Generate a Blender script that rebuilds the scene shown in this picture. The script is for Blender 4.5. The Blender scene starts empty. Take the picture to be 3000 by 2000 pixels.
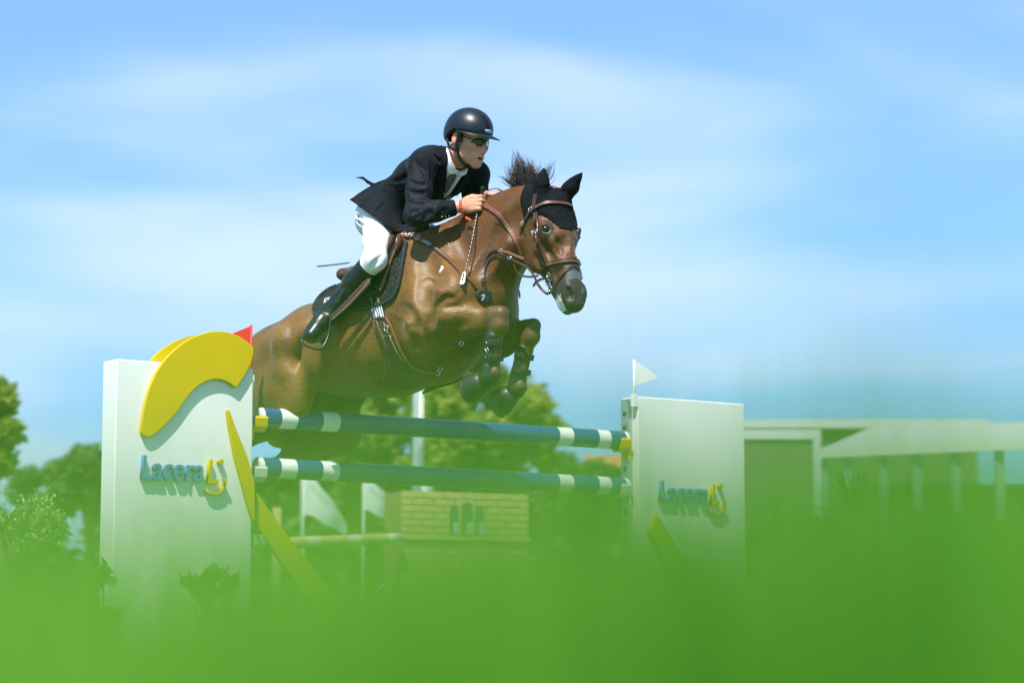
import bpy, bmesh, math, random
import numpy as np
from mathutils import Vector, Matrix
from mathutils.geometry import delaunay_2d_cdt

# ------------------------------------------------------------------ camera, sky, sun, exposure
SC = bpy.context.scene
COL = SC.collection
F = 7500.0                     # focal length in pixels of the 3000 px wide photograph
HC = 0.22                      # the lens lies low in the grass
TH = math.atan(940 / F)        # tilted up, horizon near the bottom edge
CT, ST = math.cos(TH), math.sin(TH)
cam_d = bpy.data.cameras.new('camera')
cam = bpy.data.objects.new('camera', cam_d)
COL.objects.link(cam)
cam.location = (0, 0, HC)
cam.rotation_euler = (math.pi / 2 + TH, 0, 0)
cam_d.sensor_width = 36.0
cam_d.lens = 36.0 * F / 3000.0
cam_d.clip_start = 0.02
cam_d.clip_end = 3000
cam_d.dof.use_dof = True
cam_d.dof.focus_distance = 12.35
cam_d.dof.aperture_fstop = 2.0
SC.camera = cam

SUN = Vector((-0.20, -0.65, 1.08)).normalized()
sun_el = math.asin(SUN.z)
sun_az = math.atan2(SUN.x, SUN.y)
sl = bpy.data.lights.new('sun', 'SUN')
sl.energy = 5.0
sl.angle = math.radians(0.53)
sl.color = (1.0, 0.955, 0.89)
so = bpy.data.objects.new('sun', sl)
COL.objects.link(so)
so.rotation_euler = SUN.to_track_quat('Z', 'Y').to_euler()
so.location = (-3, -6, 12)

W = bpy.data.worlds.new('World')
SC.world = W
W.use_nodes = True
nt = W.node_tree
nt.nodes.clear()
N = nt.nodes.new
out = N('ShaderNodeOutputWorld')
bg = N('ShaderNodeBackground')
sky = N('ShaderNodeTexSky')
sky.sky_type = 'NISHITA'
sky.sun_disc = False
sky.sun_elevation = sun_el
sky.sun_rotation = sun_az
sky.altitude = 1200
sky.air_density = 0.6
sky.dust_density = 0.0
sky.ozone_density = 3.0
tint = N('ShaderNodeMixRGB'); tint.blend_type = 'MULTIPLY'; tint.inputs[0].default_value = 1
tint.inputs[2].default_value = (1.80, 2.05, 1.74, 1)
tc = N('ShaderNodeTexCoord')
mp = N('ShaderNodeMapping'); mp.inputs['Scale'].default_value = (2.6, 2.6, 9.5)
mp.inputs['Location'].default_value = (4.55, 4.4, 5.1)
mp.inputs['Rotation'].default_value = (0, 0.06, 0)
nz = N('ShaderNodeTexNoise'); nz.inputs['Scale'].default_value = 1.55; nz.inputs['Detail'].default_value = 3.2
nz.inputs['Roughness'].default_value = 0.45; nz.inputs['Distortion'].default_value = 0.35
rp = N('ShaderNodeValToRGB')
rp.color_ramp.elements[0].position = 0.40; rp.color_ramp.elements[0].color = (0, 0, 0, 1)
rp.color_ramp.elements[1].position = 0.76; rp.color_ramp.elements[1].color = (0.62, 0.62, 0.62, 1)
rp.color_ramp.interpolation = 'EASE'
mixc = N('ShaderNodeMixRGB')
mixc.inputs[2].default_value = (4.5, 4.95, 5.5, 1)      # thin sunlit cloud, in the sky's own units
LK = nt.links.new
va = N('ShaderNodeVectorMath'); va.operation = 'MULTIPLY_ADD'; va.inputs[1].default_value = (1, 1, 0.80); va.inputs[2].default_value = (0, 0, 0.20)
vn = N('ShaderNodeVectorMath'); vn.operation = 'NORMALIZE'
LK(tc.outputs['Generated'], va.inputs[0]); LK(va.outputs[0], vn.inputs[0]); LK(vn.outputs[0], sky.inputs['Vector'])
LK(tc.outputs['Generated'], mp.inputs['Vector'])
LK(mp.outputs[0], nz.inputs['Vector'])
sx = N('ShaderNodeSeparateXYZ'); LK(tc.outputs['Generated'], sx.inputs[0])
bw_ = N('ShaderNodeMath'); bw_.operation = 'MULTIPLY_ADD'; bw_.inputs[1].default_value = 2 * math.pi / 0.088; bw_.inputs[2].default_value = math.pi / 2 - 2 * math.pi * 0.226 / 0.088
LK(sx.outputs['Z'], bw_.inputs[0])
sn = N('ShaderNodeMath'); sn.operation = 'SINE'; LK(bw_.outputs[0], sn.inputs[0])       # long cloud streets
ad_ = N('ShaderNodeMath'); ad_.operation = 'MULTIPLY_ADD'; ad_.inputs[1].default_value = 0.05; LK(sn.outputs[0], ad_.inputs[0]); LK(nz.outputs['Fac'], ad_.inputs[2])
LK(ad_.outputs[0], rp.inputs[0])
LK(sky.outputs[0], tint.inputs[1])
LK(tint.outputs[0], mixc.inputs[1])
th_ = N('ShaderNodeMapRange'); th_.inputs[1].default_value = 0.25; th_.inputs[2].default_value = 0.85   # scattered cloud layer: thins overhead
th_.inputs[3].default_value = 1.0; th_.inputs[4].default_value = 0.25
LK(sx.outputs['Z'], th_.inputs[0])
mu_ = N('ShaderNodeMath'); mu_.operation = 'MULTIPLY'; LK(rp.outputs[0], mu_.inputs[0]); LK(th_.outputs[0], mu_.inputs[1])
LK(mu_.outputs[0], mixc.inputs[0])
LK(mixc.outputs[0], bg.inputs['Color'])
bg.inputs['Strength'].default_value = 0.13
LK(bg.outputs[0], out.inputs[0])

vs = SC.view_settings
SC.display_settings.display_device = 'sRGB'
vs.view_transform = 'Standard'
vs.look = 'None'
vs.exposure = 0.80
vs.gamma = 1.0
SC.cycles.use_denoising = True
SC.cycles.max_bounces = 8
SC.cycles.transparent_max_bounces = 12

# ------------------------------------------------------------------ helpers
rnd = random.Random(7)
rng = np.random.default_rng(11)


def ray(u, v):
    a, b = (u - 1500) / F, (1000 - v) / F
    return np.array([a, CT - b * ST, ST + b * CT])


EYE = np.array([0, 0, HC])


def at_y(u, v, y):
    d = ray(u, v)
    return EYE + d * (y / d[1])


def link(name, me, parent=None, mats=(), smooth=True, loc=None):
    o = bpy.data.objects.new(name, me)
    COL.objects.link(o)
    if parent is not None:
        o.parent = parent
    for m in (mats if isinstance(mats, (list, tuple)) else [mats]):
        me.materials.append(m)
    if smooth:
        me.polygons.foreach_set('use_smooth', np.ones(len(me.polygons), bool))
    return o


def tag(o, label, cat, group=None):
    o['label'] = label
    o['category'] = cat
    if group:
        o['group'] = group
    return o


def thing(name, label, cat, loc=(0, 0, 0), group=None):
    o = bpy.data.objects.new(name, None)
    COL.objects.link(o)
    o.location = Vector(loc)
    o.empty_display_size = 0.1
    tag(o, label, cat, group)
    return o


def mesh_of(name, V, Fc, origin=(0, 0, 0)):
    me = bpy.data.meshes.new(name)
    V = np.asarray(V, float) - np.asarray(origin, float)
    Fc = list(Fc) if not isinstance(Fc, np.ndarray) else Fc
    if isinstance(Fc, np.ndarray):
        n = len(Fc)
        k = Fc.shape[1]
        me.vertices.add(len(V))
        me.vertices.foreach_set('co', V.astype(np.float32).ravel())
        me.loops.add(n * k)
        me.loops.foreach_set('vertex_index', Fc.astype(np.int32).ravel())
        me.polygons.add(n)
        me.polygons.foreach_set('loop_start', np.arange(0, n * k, k, dtype=np.int32))
        me.polygons.foreach_set('loop_total', np.full(n, k, np.int32))
        me.update(calc_edges=True)
        me.validate()
    else:
        me.from_pydata([tuple(x) for x in V], [], [tuple(int(i) for i in f) for f in Fc])
        me.update()
    return me


def part(name, V, Fc, parent, mats, smooth=True):
    """vertices in world coordinates; parents here only ever carry a location"""
    og = np.zeros(3)
    p = parent
    while p is not None:
        og = og + np.array(p.location)
        p = p.parent
    return link(name, mesh_of(name, V, Fc, og), parent, mats, smooth)


def solo(name, V, Fc, mats, label, cat, group=None, smooth=True, base=None):
    V = np.asarray(V, float)
    b = np.array([V[:, 0].mean(), V[:, 1].mean(), V[:, 2].min()]) if base is None else np.asarray(base, float)
    o = link(name, mesh_of(name, V, Fc, b), None, mats, smooth)
    o.location = Vector(b)
    return tag(o, label, cat, group)


def fix(me):
    bm = bmesh.new(); bm.from_mesh(me)
    bmesh.ops.recalc_face_normals(bm, faces=bm.faces)
    bm.to_mesh(me); bm.free()


def unit(v):
    v = np.asarray(v, float)
    return v / (np.linalg.norm(v) + 1e-12)


def box_vf(c, ex, ey, ez, bev=0.0):
    """box with centre c and half-extent vectors; slightly chamfered when bev > 0"""
    c = np.asarray(c, float)
    E = [np.asarray(x, float) for x in (ex, ey, ez)]
    if bev <= 0:
        V = [c + sx * E[0] + sy * E[1] + sz * E[2] for sx in (-1, 1) for sy in (-1, 1) for sz in (-1, 1)]
        Fc = [(0, 1, 3, 2), (4, 6, 7, 5), (0, 4, 5, 1), (2, 3, 7, 6), (0, 2, 6, 4), (1, 5, 7, 3)]
        return np.array(V), Fc
    bm = bmesh.new()
    V, Fc = box_vf(c, ex, ey, ez)
    vs_ = [bm.verts.new(v) for v in V]
    for f in Fc:
        bm.faces.new([vs_[i] for i in f])
    bmesh.ops.recalc_face_normals(bm, faces=bm.faces)
    bmesh.ops.bevel(bm, geom=bm.edges[:], offset=bev, segments=2, affect='EDGES', profile=0.5)
    V = np.array([v.co[:] for v in bm.verts])
    bm.verts.index_update()
    Fc = [tuple(v.index for v in f.verts) for f in bm.faces]
    bm.free()
    return V, Fc


def join_vf(*ps):
    V, Fc, n = [], [], 0
    for v, f in ps:
        V.append(np.asarray(v, float)); Fc += [tuple(i + n for i in q) for q in f]
        n += len(v)
    return np.vstack(V), Fc


def frame_of(t):
    t = unit(t)
    a = np.array([0, 0, 1.0]) if abs(t[2]) < 0.9 else np.array([1.0, 0, 0])
    n = unit(np.cross(a, t))
    return n, np.cross(t, n)


def tube_vf(P, r, sides=10, cap=True, sq=1.0, up=None):
    """tube along polyline P, radius r (scalar or list)"""
    P = np.asarray(P, float)
    n = len(P)
    R = np.full(n, r, float) if np.isscalar(r) else np.asarray(r, float)
    T = np.gradient(P, axis=0)
    V, Fc = [], []
    prev = None
    for i in range(n):
        t = unit(T[i])
        if prev is None:
            a, b = frame_of(t)
            if up is not None:
                b = unit(np.asarray(up) - t * np.dot(up, t)); a = np.cross(b, t)
        else:
            a = unit(prev - t * np.dot(prev, t)); b = np.cross(t, a)
        prev = a
        for j in range(sides):
            w = 2 * math.pi * j / sides
            V.append(P[i] + R[i] * (math.cos(w) * a + sq * math.sin(w) * b))
    for i in range(n - 1):
        for j in range(sides):
            k = (j + 1) % sides
            Fc.append((i * sides + j, i * sides + k, (i + 1) * sides + k, (i + 1) * sides + j))
    if cap:
        Fc.append(tuple(range(sides))[::-1])
        Fc.append(tuple((n - 1) * sides + j for j in range(sides)))
    return np.array(V), Fc


def spline(P, n=8, closed=False):
    P = [np.asarray(p, float) for p in P]
    m = len(P)
    outp = []
    for i in range(m if closed else m - 1):
        if closed:
            p0, p1, p2, p3 = P[i - 1], P[i], P[(i + 1) % m], P[(i + 2) % m]
        else:
            p1, p2 = P[i], P[i + 1]
            p0 = P[i - 1] if i else 2 * p1 - p2
            p3 = P[i + 2] if i + 2 < m else 2 * p2 - p1
        for q in range(n):
            t = q / n
            outp.append(0.5 * ((2 * p1) + (-p0 + p2) * t + (2 * p0 - 5 * p1 + 4 * p2 - p3) * t * t + (-p0 + 3 * p1 - 3 * p2 + p3) * t ** 3))
    if not closed:
        outp.append(P[-1])
    return np.array(outp)


def sphere_vf(c, r, nu=14, nv=9, ax=None):
    c = np.asarray(c, float)
    rr = np.array([r, r, r], float) if np.isscalar(r) else np.asarray(r, float)
    A = np.eye(3) if ax is None else np.asarray(ax, float)
    V = [c + rr[2] * A[2]]
    Fc = []
    for i in range(1, nv):
        p = math.pi * i / nv
        for j in range(nu):
            t = 2 * math.pi * j / nu
            V.append(c + rr[0] * math.sin(p) * math.cos(t) * A[0] + rr[1] * math.sin(p) * math.sin(t) * A[1] + rr[2] * math.cos(p) * A[2])
    V.append(c - rr[2] * A[2])
    for j in range(nu):
        Fc.append((0, 1 + j, 1 + (j + 1) % nu))
        Fc.append((len(V) - 1, 1 + (nv - 2) * nu + (j + 1) % nu, 1 + (nv - 2) * nu + j))
    for i in range(nv - 2):
        for j in range(nu):
            a = 1 + i * nu + j
            b = 1 + i * nu + (j + 1) % nu
            Fc.append((a, a + nu, b + nu, b))
    return np.array(V), Fc


def plate_vf(poly, d):
    """prism: poly = list of 3D points (planar), extruded by vector d"""
    P = np.asarray(poly, float)
    n = len(P)
    V = np.vstack([P, P + np.asarray(d, float)])
    Fc = [tuple(range(n))[::-1], tuple(range(n, 2 * n))]
    for i in range(n):
        j = (i + 1) % n
        Fc.append((i, j, n + j, n + i))
    return V, Fc


# ---- materials
def mat(name, col, rough=0.5, spec=0.5, metal=0.0, var=0.0, vscale=8.0, bump=0.0, bscale=40.0, coat=0.0,
        sheen=0.0, col2=None, rvar=0.0, trans=0.0, sss=0.0, bdist=0.002, detail=4, stretch=None):
    m = bpy.data.materials.new(name)
    m.use_nodes = True
    t = m.node_tree
    b = t.nodes['Principled BSDF']
    b.inputs['Base Color'].default_value = (*col, 1)
    b.inputs['Roughness'].default_value = rough
    b.inputs['Specular IOR Level'].default_value = spec
    b.inputs['Metallic'].default_value = metal
    b.inputs['Coat Weight'].default_value = coat
    b.inputs['Coat Roughness'].default_value = 0.15
    b.inputs['Sheen Weight'].default_value = sheen
    if sss > 0:
        b.inputs['Subsurface Weight'].default_value = sss
        b.inputs['Subsurface Radius'].default_value = (0.012, 0.005, 0.003)
        b.inputs['Subsurface Scale'].default_value = 0.6
    co = t.nodes.new('ShaderNodeTexCoord')
    vec = co.outputs['Object']
    if stretch:
        mpp = t.nodes.new('ShaderNodeMapping'); mpp.inputs['Scale'].default_value = stretch
        t.links.new(vec, mpp.inputs['Vector']); vec = mpp.outputs[0]
    if var > 0 or col2 is not None:
        n1 = t.nodes.new('ShaderNodeTexNoise'); n1.inputs['Scale'].default_value = vscale
        n1.inputs['Detail'].default_value = detail; n1.inputs['Roughness'].default_value = 0.6
        t.links.new(vec, n1.inputs['Vector'])
        r1 = t.nodes.new('ShaderNodeValToRGB')
        r1.color_ramp.elements[0].position = 0.3
        r1.color_ramp.elements[1].position = 0.7
        c0 = col2 if col2 is not None else tuple(x * (1 - var) for x in col)
        c1 = col if col2 is not None else tuple(min(1, x * (1 + var)) for x in col)
        r1.color_ramp.elements[0].color = (*c0, 1)
        r1.color_ramp.elements[1].color = (*c1, 1)
        t.links.new(n1.outputs['Fac'], r1.inputs[0])
        t.links.new(r1.outputs[0], b.inputs['Base Color'])
        if rvar > 0:
            mr = t.nodes.new('ShaderNodeMapRange')
            mr.inputs[3].default_value = max(0.02, rough - rvar); mr.inputs[4].default_value = min(1, rough + rvar)
            t.links.new(n1.outputs['Fac'], mr.inputs[0]); t.links.new(mr.outputs[0], b.inputs['Roughness'])
    if bump > 0:
        n2 = t.nodes.new('ShaderNodeTexNoise'); n2.inputs['Scale'].default_value = bscale
        n2.inputs['Detail'].default_value = 5
        t.links.new(vec, n2.inputs['Vector'])
        bp = t.nodes.new('ShaderNodeBump'); bp.inputs['Strength'].default_value = bump; bp.inputs['Distance'].default_value = bdist
        t.links.new(n2.outputs['Fac'], bp.inputs['Height']); t.links.new(bp.outputs[0], b.inputs['Normal'])
    if trans > 0:
        tr = t.nodes.new('ShaderNodeBsdfTranslucent')
        mx = t.nodes.new('ShaderNodeMixShader'); mx.inputs[0].default_value = trans
        o_ = t.nodes['Material Output']
        src = b.inputs['Base Color'].links[0].from_socket if b.inputs['Base Color'].is_linked else None
        if src: t.links.new(src, tr.inputs[0])
        else: tr.inputs[0].default_value = (*col, 1)
        t.links.new(b.outputs[0], mx.inputs[1]); t.links.new(tr.outputs[0], mx.inputs[2])
        t.links.new(mx.outputs[0], o_.inputs[0])
    return m


# ---- sculpting by signed distance: smooth unions of tapered limbs, then surface nets
class Field:
    def __init__(s, lo, hi, h):
        s.lo = np.asarray(lo, float); s.h = h
        s.n = np.ceil((np.asarray(hi, float) - s.lo) / h).astype(int) + 1
        s.D = np.full(s.n, 1.0, np.float32)

    def grid(s, lo, hi):
        i0 = np.clip(np.floor((np.asarray(lo) - s.lo) / s.h).astype(int), 0, s.n)
        i1 = np.clip(np.ceil((np.asarray(hi) - s.lo) / s.h).astype(int) + 1, 0, s.n)
        if (i1 <= i0).any():
            return None
        ax = [((s.lo[q] + s.h * np.arange(i0[q], i1[q])).astype(np.float32)).reshape([-1 if w == q else 1 for w in range(3)]) for q in range(3)]
        return tuple(slice(a, b) for a, b in zip(i0, i1)), ax

    def apply(s, fn, lo, hi, k, op):
        pad = k + 3 * s.h
        g = s.grid(np.asarray(lo) - pad, np.asarray(hi) + pad)
        if g is None:
            return
        sl_, (X, Y, Z) = g
        d = fn(X, Y, Z).astype(np.float32)
        A = s.D[sl_]
        if op == 'add':
            hh = np.maximum(k - np.abs(A - d), 0) / k
            s.D[sl_] = np.minimum(A, d) - hh * hh * (k / 4)
        else:
            d = -d
            hh = np.maximum(k - np.abs(A - d), 0) / k
            s.D[sl_] = np.maximum(A, d) + hh * hh * (k / 4)

    def seg(s, p0, p1, r0, r1, k=0.03, ax=None, q0=1.0, q1=None, op='add'):
        """tapered limb; along unit axis ax its cross-section is scaled by q0..q1"""
        p0 = np.asarray(p0, float); p1 = np.asarray(p1, float)
        q1 = q0 if q1 is None else q1
        m = max(r0, r1) * max(1, q0, q1) + (k + 3 * s.h) * (1 / min(1, q0, q1) - 1)
        lo = np.minimum(p0, p1) - m; hi = np.maximum(p0, p1) + m
        u = p1 - p0; L2 = float(u @ u) + 1e-12

        def fn(X, Y, Z):
            x, y, z = X - p0[0], Y - p0[1], Z - p0[2]
            t = np.clip((x * u[0] + y * u[1] + z * u[2]) / L2, 0, 1)
            x = x - t * u[0]; y = y - t * u[1]; z = z - t * u[2]
            r = r0 + (r1 - r0) * t
            d2 = x * x + y * y + z * z
            if ax is not None:
                w = x * ax[0] + y * ax[1] + z * ax[2]
                q = q0 + (q1 - q0) * t
                d2 = d2 + w * w * (1 / (q * q) - 1)
                return (np.sqrt(np.maximum(d2, 0)) - r) * np.minimum(1, q)
            return np.sqrt(d2) - r
        s.apply(fn, lo, hi, k, op)

    def chain(s, pts, k=0.03, ax=None):
        """pts: (point, radius[, squash])"""
        for a, b in zip(pts, pts[1:]):
            s.seg(a[0], b[0], a[1], b[1], k, ax, a[2] if len(a) > 2 else 1, b[2] if len(b) > 2 else 1)

    def ell(s, c, r, A=None, k=0.03, op='add'):
        c = np.asarray(c, float); r = np.asarray(r, float)
        A = np.eye(3) if A is None else np.asarray(A, float)
        m = r.max()

        def fn(X, Y, Z):
            x, y, z = X - c[0], Y - c[1], Z - c[2]
            e = [x * A[i][0] + y * A[i][1] + z * A[i][2] for i in range(3)]
            k0 = np.sqrt(sum((e[i] / r[i]) ** 2 for i in range(3)))
            k1 = np.sqrt(sum((e[i] / r[i] ** 2) ** 2 for i in range(3))) + 1e-6
            return k0 * (k0 - 1) / k1
        s.apply(fn, c - m - k * (m / r.min() - 1) * .6, c + m + k * (m / r.min() - 1) * .6, k, op)

    def half(s, p, n, lo, hi, k=0.01):
        """remove everything on the n side of the plane, inside the box lo..hi"""
        p = np.asarray(p, float); n = unit(n)
        s.apply(lambda X, Y, Z: -((X - p[0]) * n[0] + (Y - p[1]) * n[1] + (Z - p[2]) * n[2]), lo, hi, k, 'sub')

    def sample(s, P):
        q = (np.asarray(P, float) - s.lo) / s.h
        q = np.clip(q, 0, s.n - 1.001)
        i = np.floor(q).astype(int); f = q - i
        v = 0
        for dx in (0, 1):
            for dy in (0, 1):
                for dz in (0, 1):
                    w = (f[:, 0] if dx else 1 - f[:, 0]) * (f[:, 1] if dy else 1 - f[:, 1]) * (f[:, 2] if dz else 1 - f[:, 2])
                    v = v + w * s.D[i[:, 0] + dx, i[:, 1] + dy, i[:, 2] + dz]
        return v

    def normal(s, P, e=None):
        e = e or 1.5 * s.h
        P = np.asarray(P, float)
        g = np.stack([s.sample(P + np.eye(3)[i] * e) - s.sample(P - np.eye(3)[i] * e) for i in range(3)], 1)
        return g / (np.linalg.norm(g, axis=1, keepdims=True) + 1e-9)

    def snap(s, P, off=0.0, it=14):
        P = np.array(P, float)
        for _ in range(it):
            d = s.sample(P) - off
            P -= s.normal(P) * np.clip(d, -0.03, 0.03)[:, None] * 0.8
        return P

    def hit(s, Oo, Dd, off=0.0, tmin=0.0, tmax=30.0):
        """first crossing of the level 'off' along rays (local coordinates)"""
        Oo = np.asarray(Oo, float); Dd = np.asarray(Dd, float)
        Dd = Dd / np.linalg.norm(Dd, axis=1, keepdims=True)
        hi = s.lo + (s.n - 1) * s.h
        t0 = np.full(len(Dd), tmin); t1 = np.full(len(Dd), tmax)
        for q in range(3):
            dd = np.where(np.abs(Dd[:, q]) < 1e-9, 1e-9, Dd[:, q])
            a = (s.lo[q] - Oo[q]) / dd; b = (hi[q] - Oo[q]) / dd
            t0 = np.maximum(t0, np.minimum(a, b)); t1 = np.minimum(t1, np.maximum(a, b))
        t = t0 + 1e-4
        done = np.zeros(len(Dd), bool)
        best = np.full(len(Dd), 9.0); tb = t.copy()
        for _ in range(700):
            P = Oo + Dd * t[:, None]
            d = s.sample(P) - off
            live = ~done & (t < t1)
            imp = live & (d < best)
            best[imp] = d[imp]; tb[imp] = t[imp]
            done |= live & (d < 0.0004)
            step = np.clip(d * 0.6, 0.0006, 0.02)
            t = np.where(done | (t >= t1), t, t + step)
            if (done | (t >= t1)).all():
                break
        t = np.where(done, t, tb)
        return Oo + Dd * t[:, None], done

    def surface(s, smooth=1):
        D = s.D
        ins = D < 0
        c = np.zeros(tuple(x - 1 for x in D.shape), np.uint8)
        nx, ny, nz_ = c.shape
        for dx in (0, 1):
            for dy in (0, 1):
                for dz in (0, 1):
                    c += ins[dx:dx + nx, dy:dy + ny, dz:dz + nz_]
        I, J, K = np.nonzero((c > 0) & (c < 8))
        idx = np.full(c.shape, -1, np.int32)
        idx[I, J, K] = np.arange(len(I))
        cor = [(x, y, z) for x in (0, 1) for y in (0, 1) for z in (0, 1)]
        val = np.stack([D[I + x, J + y, K + z] for x, y, z in cor], 1)
        pos = np.zeros((len(I), 3)); cnt = np.zeros(len(I))
        for a in range(8):
            for b in range(a + 1, 8):
                if sum(abs(p - q) for p, q in zip(cor[a], cor[b])) != 1:
                    continue
                m = (val[:, a] < 0) != (val[:, b] < 0)
                t = val[m, a] / (val[m, a] - val[m, b])
                pos[m] += np.array(cor[a]) + t[:, None] * (np.array(cor[b]) - np.array(cor[a]))
                cnt[m] += 1
        V = s.lo + s.h * (np.stack([I, J, K], 1) + pos / cnt[:, None])
        Q = []
        for q in range(3):
            o1, o2 = [(1, 2), (2, 0), (0, 1)][q]
            sa = [slice(None)] * 3; sb = [slice(None)] * 3
            sa[q] = slice(0, -1); sb[q] = slice(1, None)
            A = ins[tuple(sa)]; Bq = ins[tuple(sb)]
            e = np.stack(np.nonzero(A != Bq), 1)
            ok = (e[:, o1] > 0) & (e[:, o2] > 0) & (e[:, o1] < D.shape[o1] - 1) & (e[:, o2] < D.shape[o2] - 1)
            e = e[ok]
            fl = A[e[:, 0], e[:, 1], e[:, 2]]
            u1 = np.zeros(3, int); u1[o1] = 1
            u2 = np.zeros(3, int); u2[o2] = 1
            g = lambda w: idx[w[:, 0], w[:, 1], w[:, 2]]
            quad = np.stack([g(e - u1 - u2), g(e - u2), g(e), g(e - u1)], 1)
            quad[~fl] = quad[~fl][:, ::-1]
            Q.append(quad)
        Q = np.vstack(Q)
        Q = Q[(Q >= 0).all(1)]
        for _ in range(smooth):
            acc = np.zeros_like(V); cn = np.zeros(len(V))
            for a, b in ((0, 1), (1, 2), (2, 3), (3, 0)):
                np.add.at(acc, Q[:, a], V[Q[:, b]]); np.add.at(cn, Q[:, a], 1)
                np.add.at(acc, Q[:, b], V[Q[:, a]]); np.add.at(cn, Q[:, b], 1)
            V = 0.5 * V + 0.5 * acc / np.maximum(cn, 1)[:, None]
        return V, Q


def leaf_cloud(pts, nrm_jit, size, aspect=0.5, seed=1, droop=0.0):
    """one bent leaf (4 triangles) at each point; returns V, F arrays"""
    g = np.random.default_rng(seed)
    n = len(pts)
    d = g.normal(size=(n, 3)); d[:, 2] += nrm_jit - droop
    d /= np.linalg.norm(d, axis=1, keepdims=True)
    a = np.cross(d, g.normal(size=(n, 3))); a /= np.linalg.norm(a, axis=1, keepdims=True)
    nn = np.cross(d, a)
    s_ = size * g.uniform(0.6, 1.35, size=(n, 1))
    w = s_ * aspect * 0.5
    p = np.asarray(pts)
    V = np.stack([p, p + d * s_ * .5 + a * w + nn * s_ * .08, p + d * s_ - nn * s_ * .05, p + d * s_ * .5 - a * w + nn * s_ * .08], 1).reshape(-1, 3)
    b = np.arange(n)[:, None] * 4
    Fq = np.hstack([b, b + 1, b + 2, b + 3])
    return V, Fq

# ------------------------------------------------------------------ materials of the setting
M = {}
M['lawn'] = mat('lawn', (0.075, 0.15, 0.03), 0.9, 0.2, var=0.4, vscale=3.0, bump=0.6, bscale=60, bdist=0.02)
M['grass'] = mat('grass_blade', (0.24, 0.52, 0.055), 0.6, 0.25, col2=(0.055, 0.235, 0.010), vscale=11, detail=1, trans=0.45)
for nd_ in M['grass'].node_tree.nodes:
    if nd_.type == 'VALTORGB': nd_.color_ramp.elements[0].position = .43; nd_.color_ramp.elements[1].position = .57
M['leaf_bright'] = mat('leaf_yellow_green', (0.34, 0.40, 0.07), 0.5, 0.3, col2=(0.21, 0.29, 0.055), vscale=0.9, trans=0.45)
M['leaf_mid'] = mat('leaf_mid_green', (0.15, 0.235, 0.07), 0.5, 0.35, col2=(0.09, 0.16, 0.05), vscale=0.8, trans=0.3)
M['leaf_dark'] = mat('leaf_dark_green', (0.07, 0.135, 0.035), 0.5, 0.35, col2=(0.04, 0.09, 0.024), vscale=6, trans=0.25)
M['leaf_shrub'] = mat('leaf_variegated', (0.38, 0.46, 0.20), 0.45, 0.4, col2=(0.15, 0.27, 0.06), vscale=26, trans=0.3)
M['leaf_white'] = mat('leaf_white_edge', (0.55, 0.62, 0.42), 0.45, 0.4, var=0.2, trans=0.3)
M['yucca'] = mat('yucca_leaf', (0.06, 0.13, 0.03), 0.45, 0.4, var=0.4, vscale=14, trans=0.25)
M['bark'] = mat('bark', (0.11, 0.08, 0.055), 0.9, 0.2, var=0.4, vscale=12, bump=0.8, bscale=30, bdist=0.01)
M['white_paint'] = mat('white_paint', (0.80, 0.785, 0.775), 0.45, 0.4, var=0.05, vscale=3, bump=0.08, bscale=140, rvar=0.08)
M['yellow_paint'] = mat('yellow_paint', (0.56, 0.40, 0.003), 0.55, 0.2, var=0.04, vscale=6, bump=0.05, bscale=150, rvar=0.06)
M['blue_letter'] = mat('blue_letter', (0.055, 0.17, 0.40), 0.5, 0.4, var=0.08, vscale=20)
M['red_flag'] = mat('red_flag', (0.75, 0.025, 0.035), 0.5, 0.35, var=0.05, vscale=12)
M['white_flag'] = mat('white_flag', (0.80, 0.80, 0.78), 0.55, 0.35, var=0.03, vscale=12)
M['steel'] = mat('galvanised_steel', (0.52, 0.53, 0.52), 0.34, 0.5, metal=0.85, var=0.25, vscale=18, rvar=0.12)
M['hole'] = mat('dark_hole', (0.03, 0.03, 0.03), 0.8, 0.2)
M['yellow_plastic'] = mat('yellow_plastic', (0.80, 0.50, 0.01), 0.4, 0.5, var=0.06, vscale=14)
M['cream_plastic'] = mat('cream_plastic', (0.70, 0.69, 0.58), 0.45, 0.45, var=0.06, vscale=14)
M['sandstone'] = mat('sandstone_brick', (0.58, 0.44, 0.21), 0.8, 0.2, var=0.16, vscale=3.0, bump=0.3, bscale=60)
M['mortar'] = mat('mortar', (0.30, 0.23, 0.12), 0.9, 0.1, var=0.1)
M['pane_blue'] = mat('painted_window_blue', (0.055, 0.085, 0.085), 0.4, 0.4, var=0.1)
M['pane_pale'] = mat('painted_window_pale', (0.45, 0.52, 0.58), 0.4, 0.4, var=0.1)
M['fabric_white'] = mat('banner_white', (0.78, 0.79, 0.80), 0.7, 0.2, var=0.05, vscale=4, trans=0.25)
M['banner_grey'] = mat('banner_grey_print', (0.42, 0.45, 0.50), 0.7, 0.2)
M['olive_wall'] = mat('olive_facade', (0.15, 0.145, 0.105), 0.8, 0.2, var=0.12, vscale=0.7)
M['trim_pale'] = mat('pale_trim', (0.55, 0.56, 0.55), 0.6, 0.3, var=0.05)
M['roof_tile'] = mat('terracotta_roof', (0.48, 0.20, 0.09), 0.8, 0.2, var=0.2, vscale=3)
M['glass_dark'] = mat('dark_window_glass', (0.03, 0.04, 0.045), 0.08, 0.6)
M['plaster'] = mat('cream_plaster', (0.55, 0.47, 0.36), 0.85, 0.2, var=0.08, vscale=2)
M['canvas'] = mat('canvas_roof', (0.50, 0.50, 0.505), 0.55, 0.35, var=0.05, vscale=0.6)
M['post_grey'] = mat('pale_post', (0.26, 0.33, 0.36), 0.5, 0.4, var=0.1)

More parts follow.
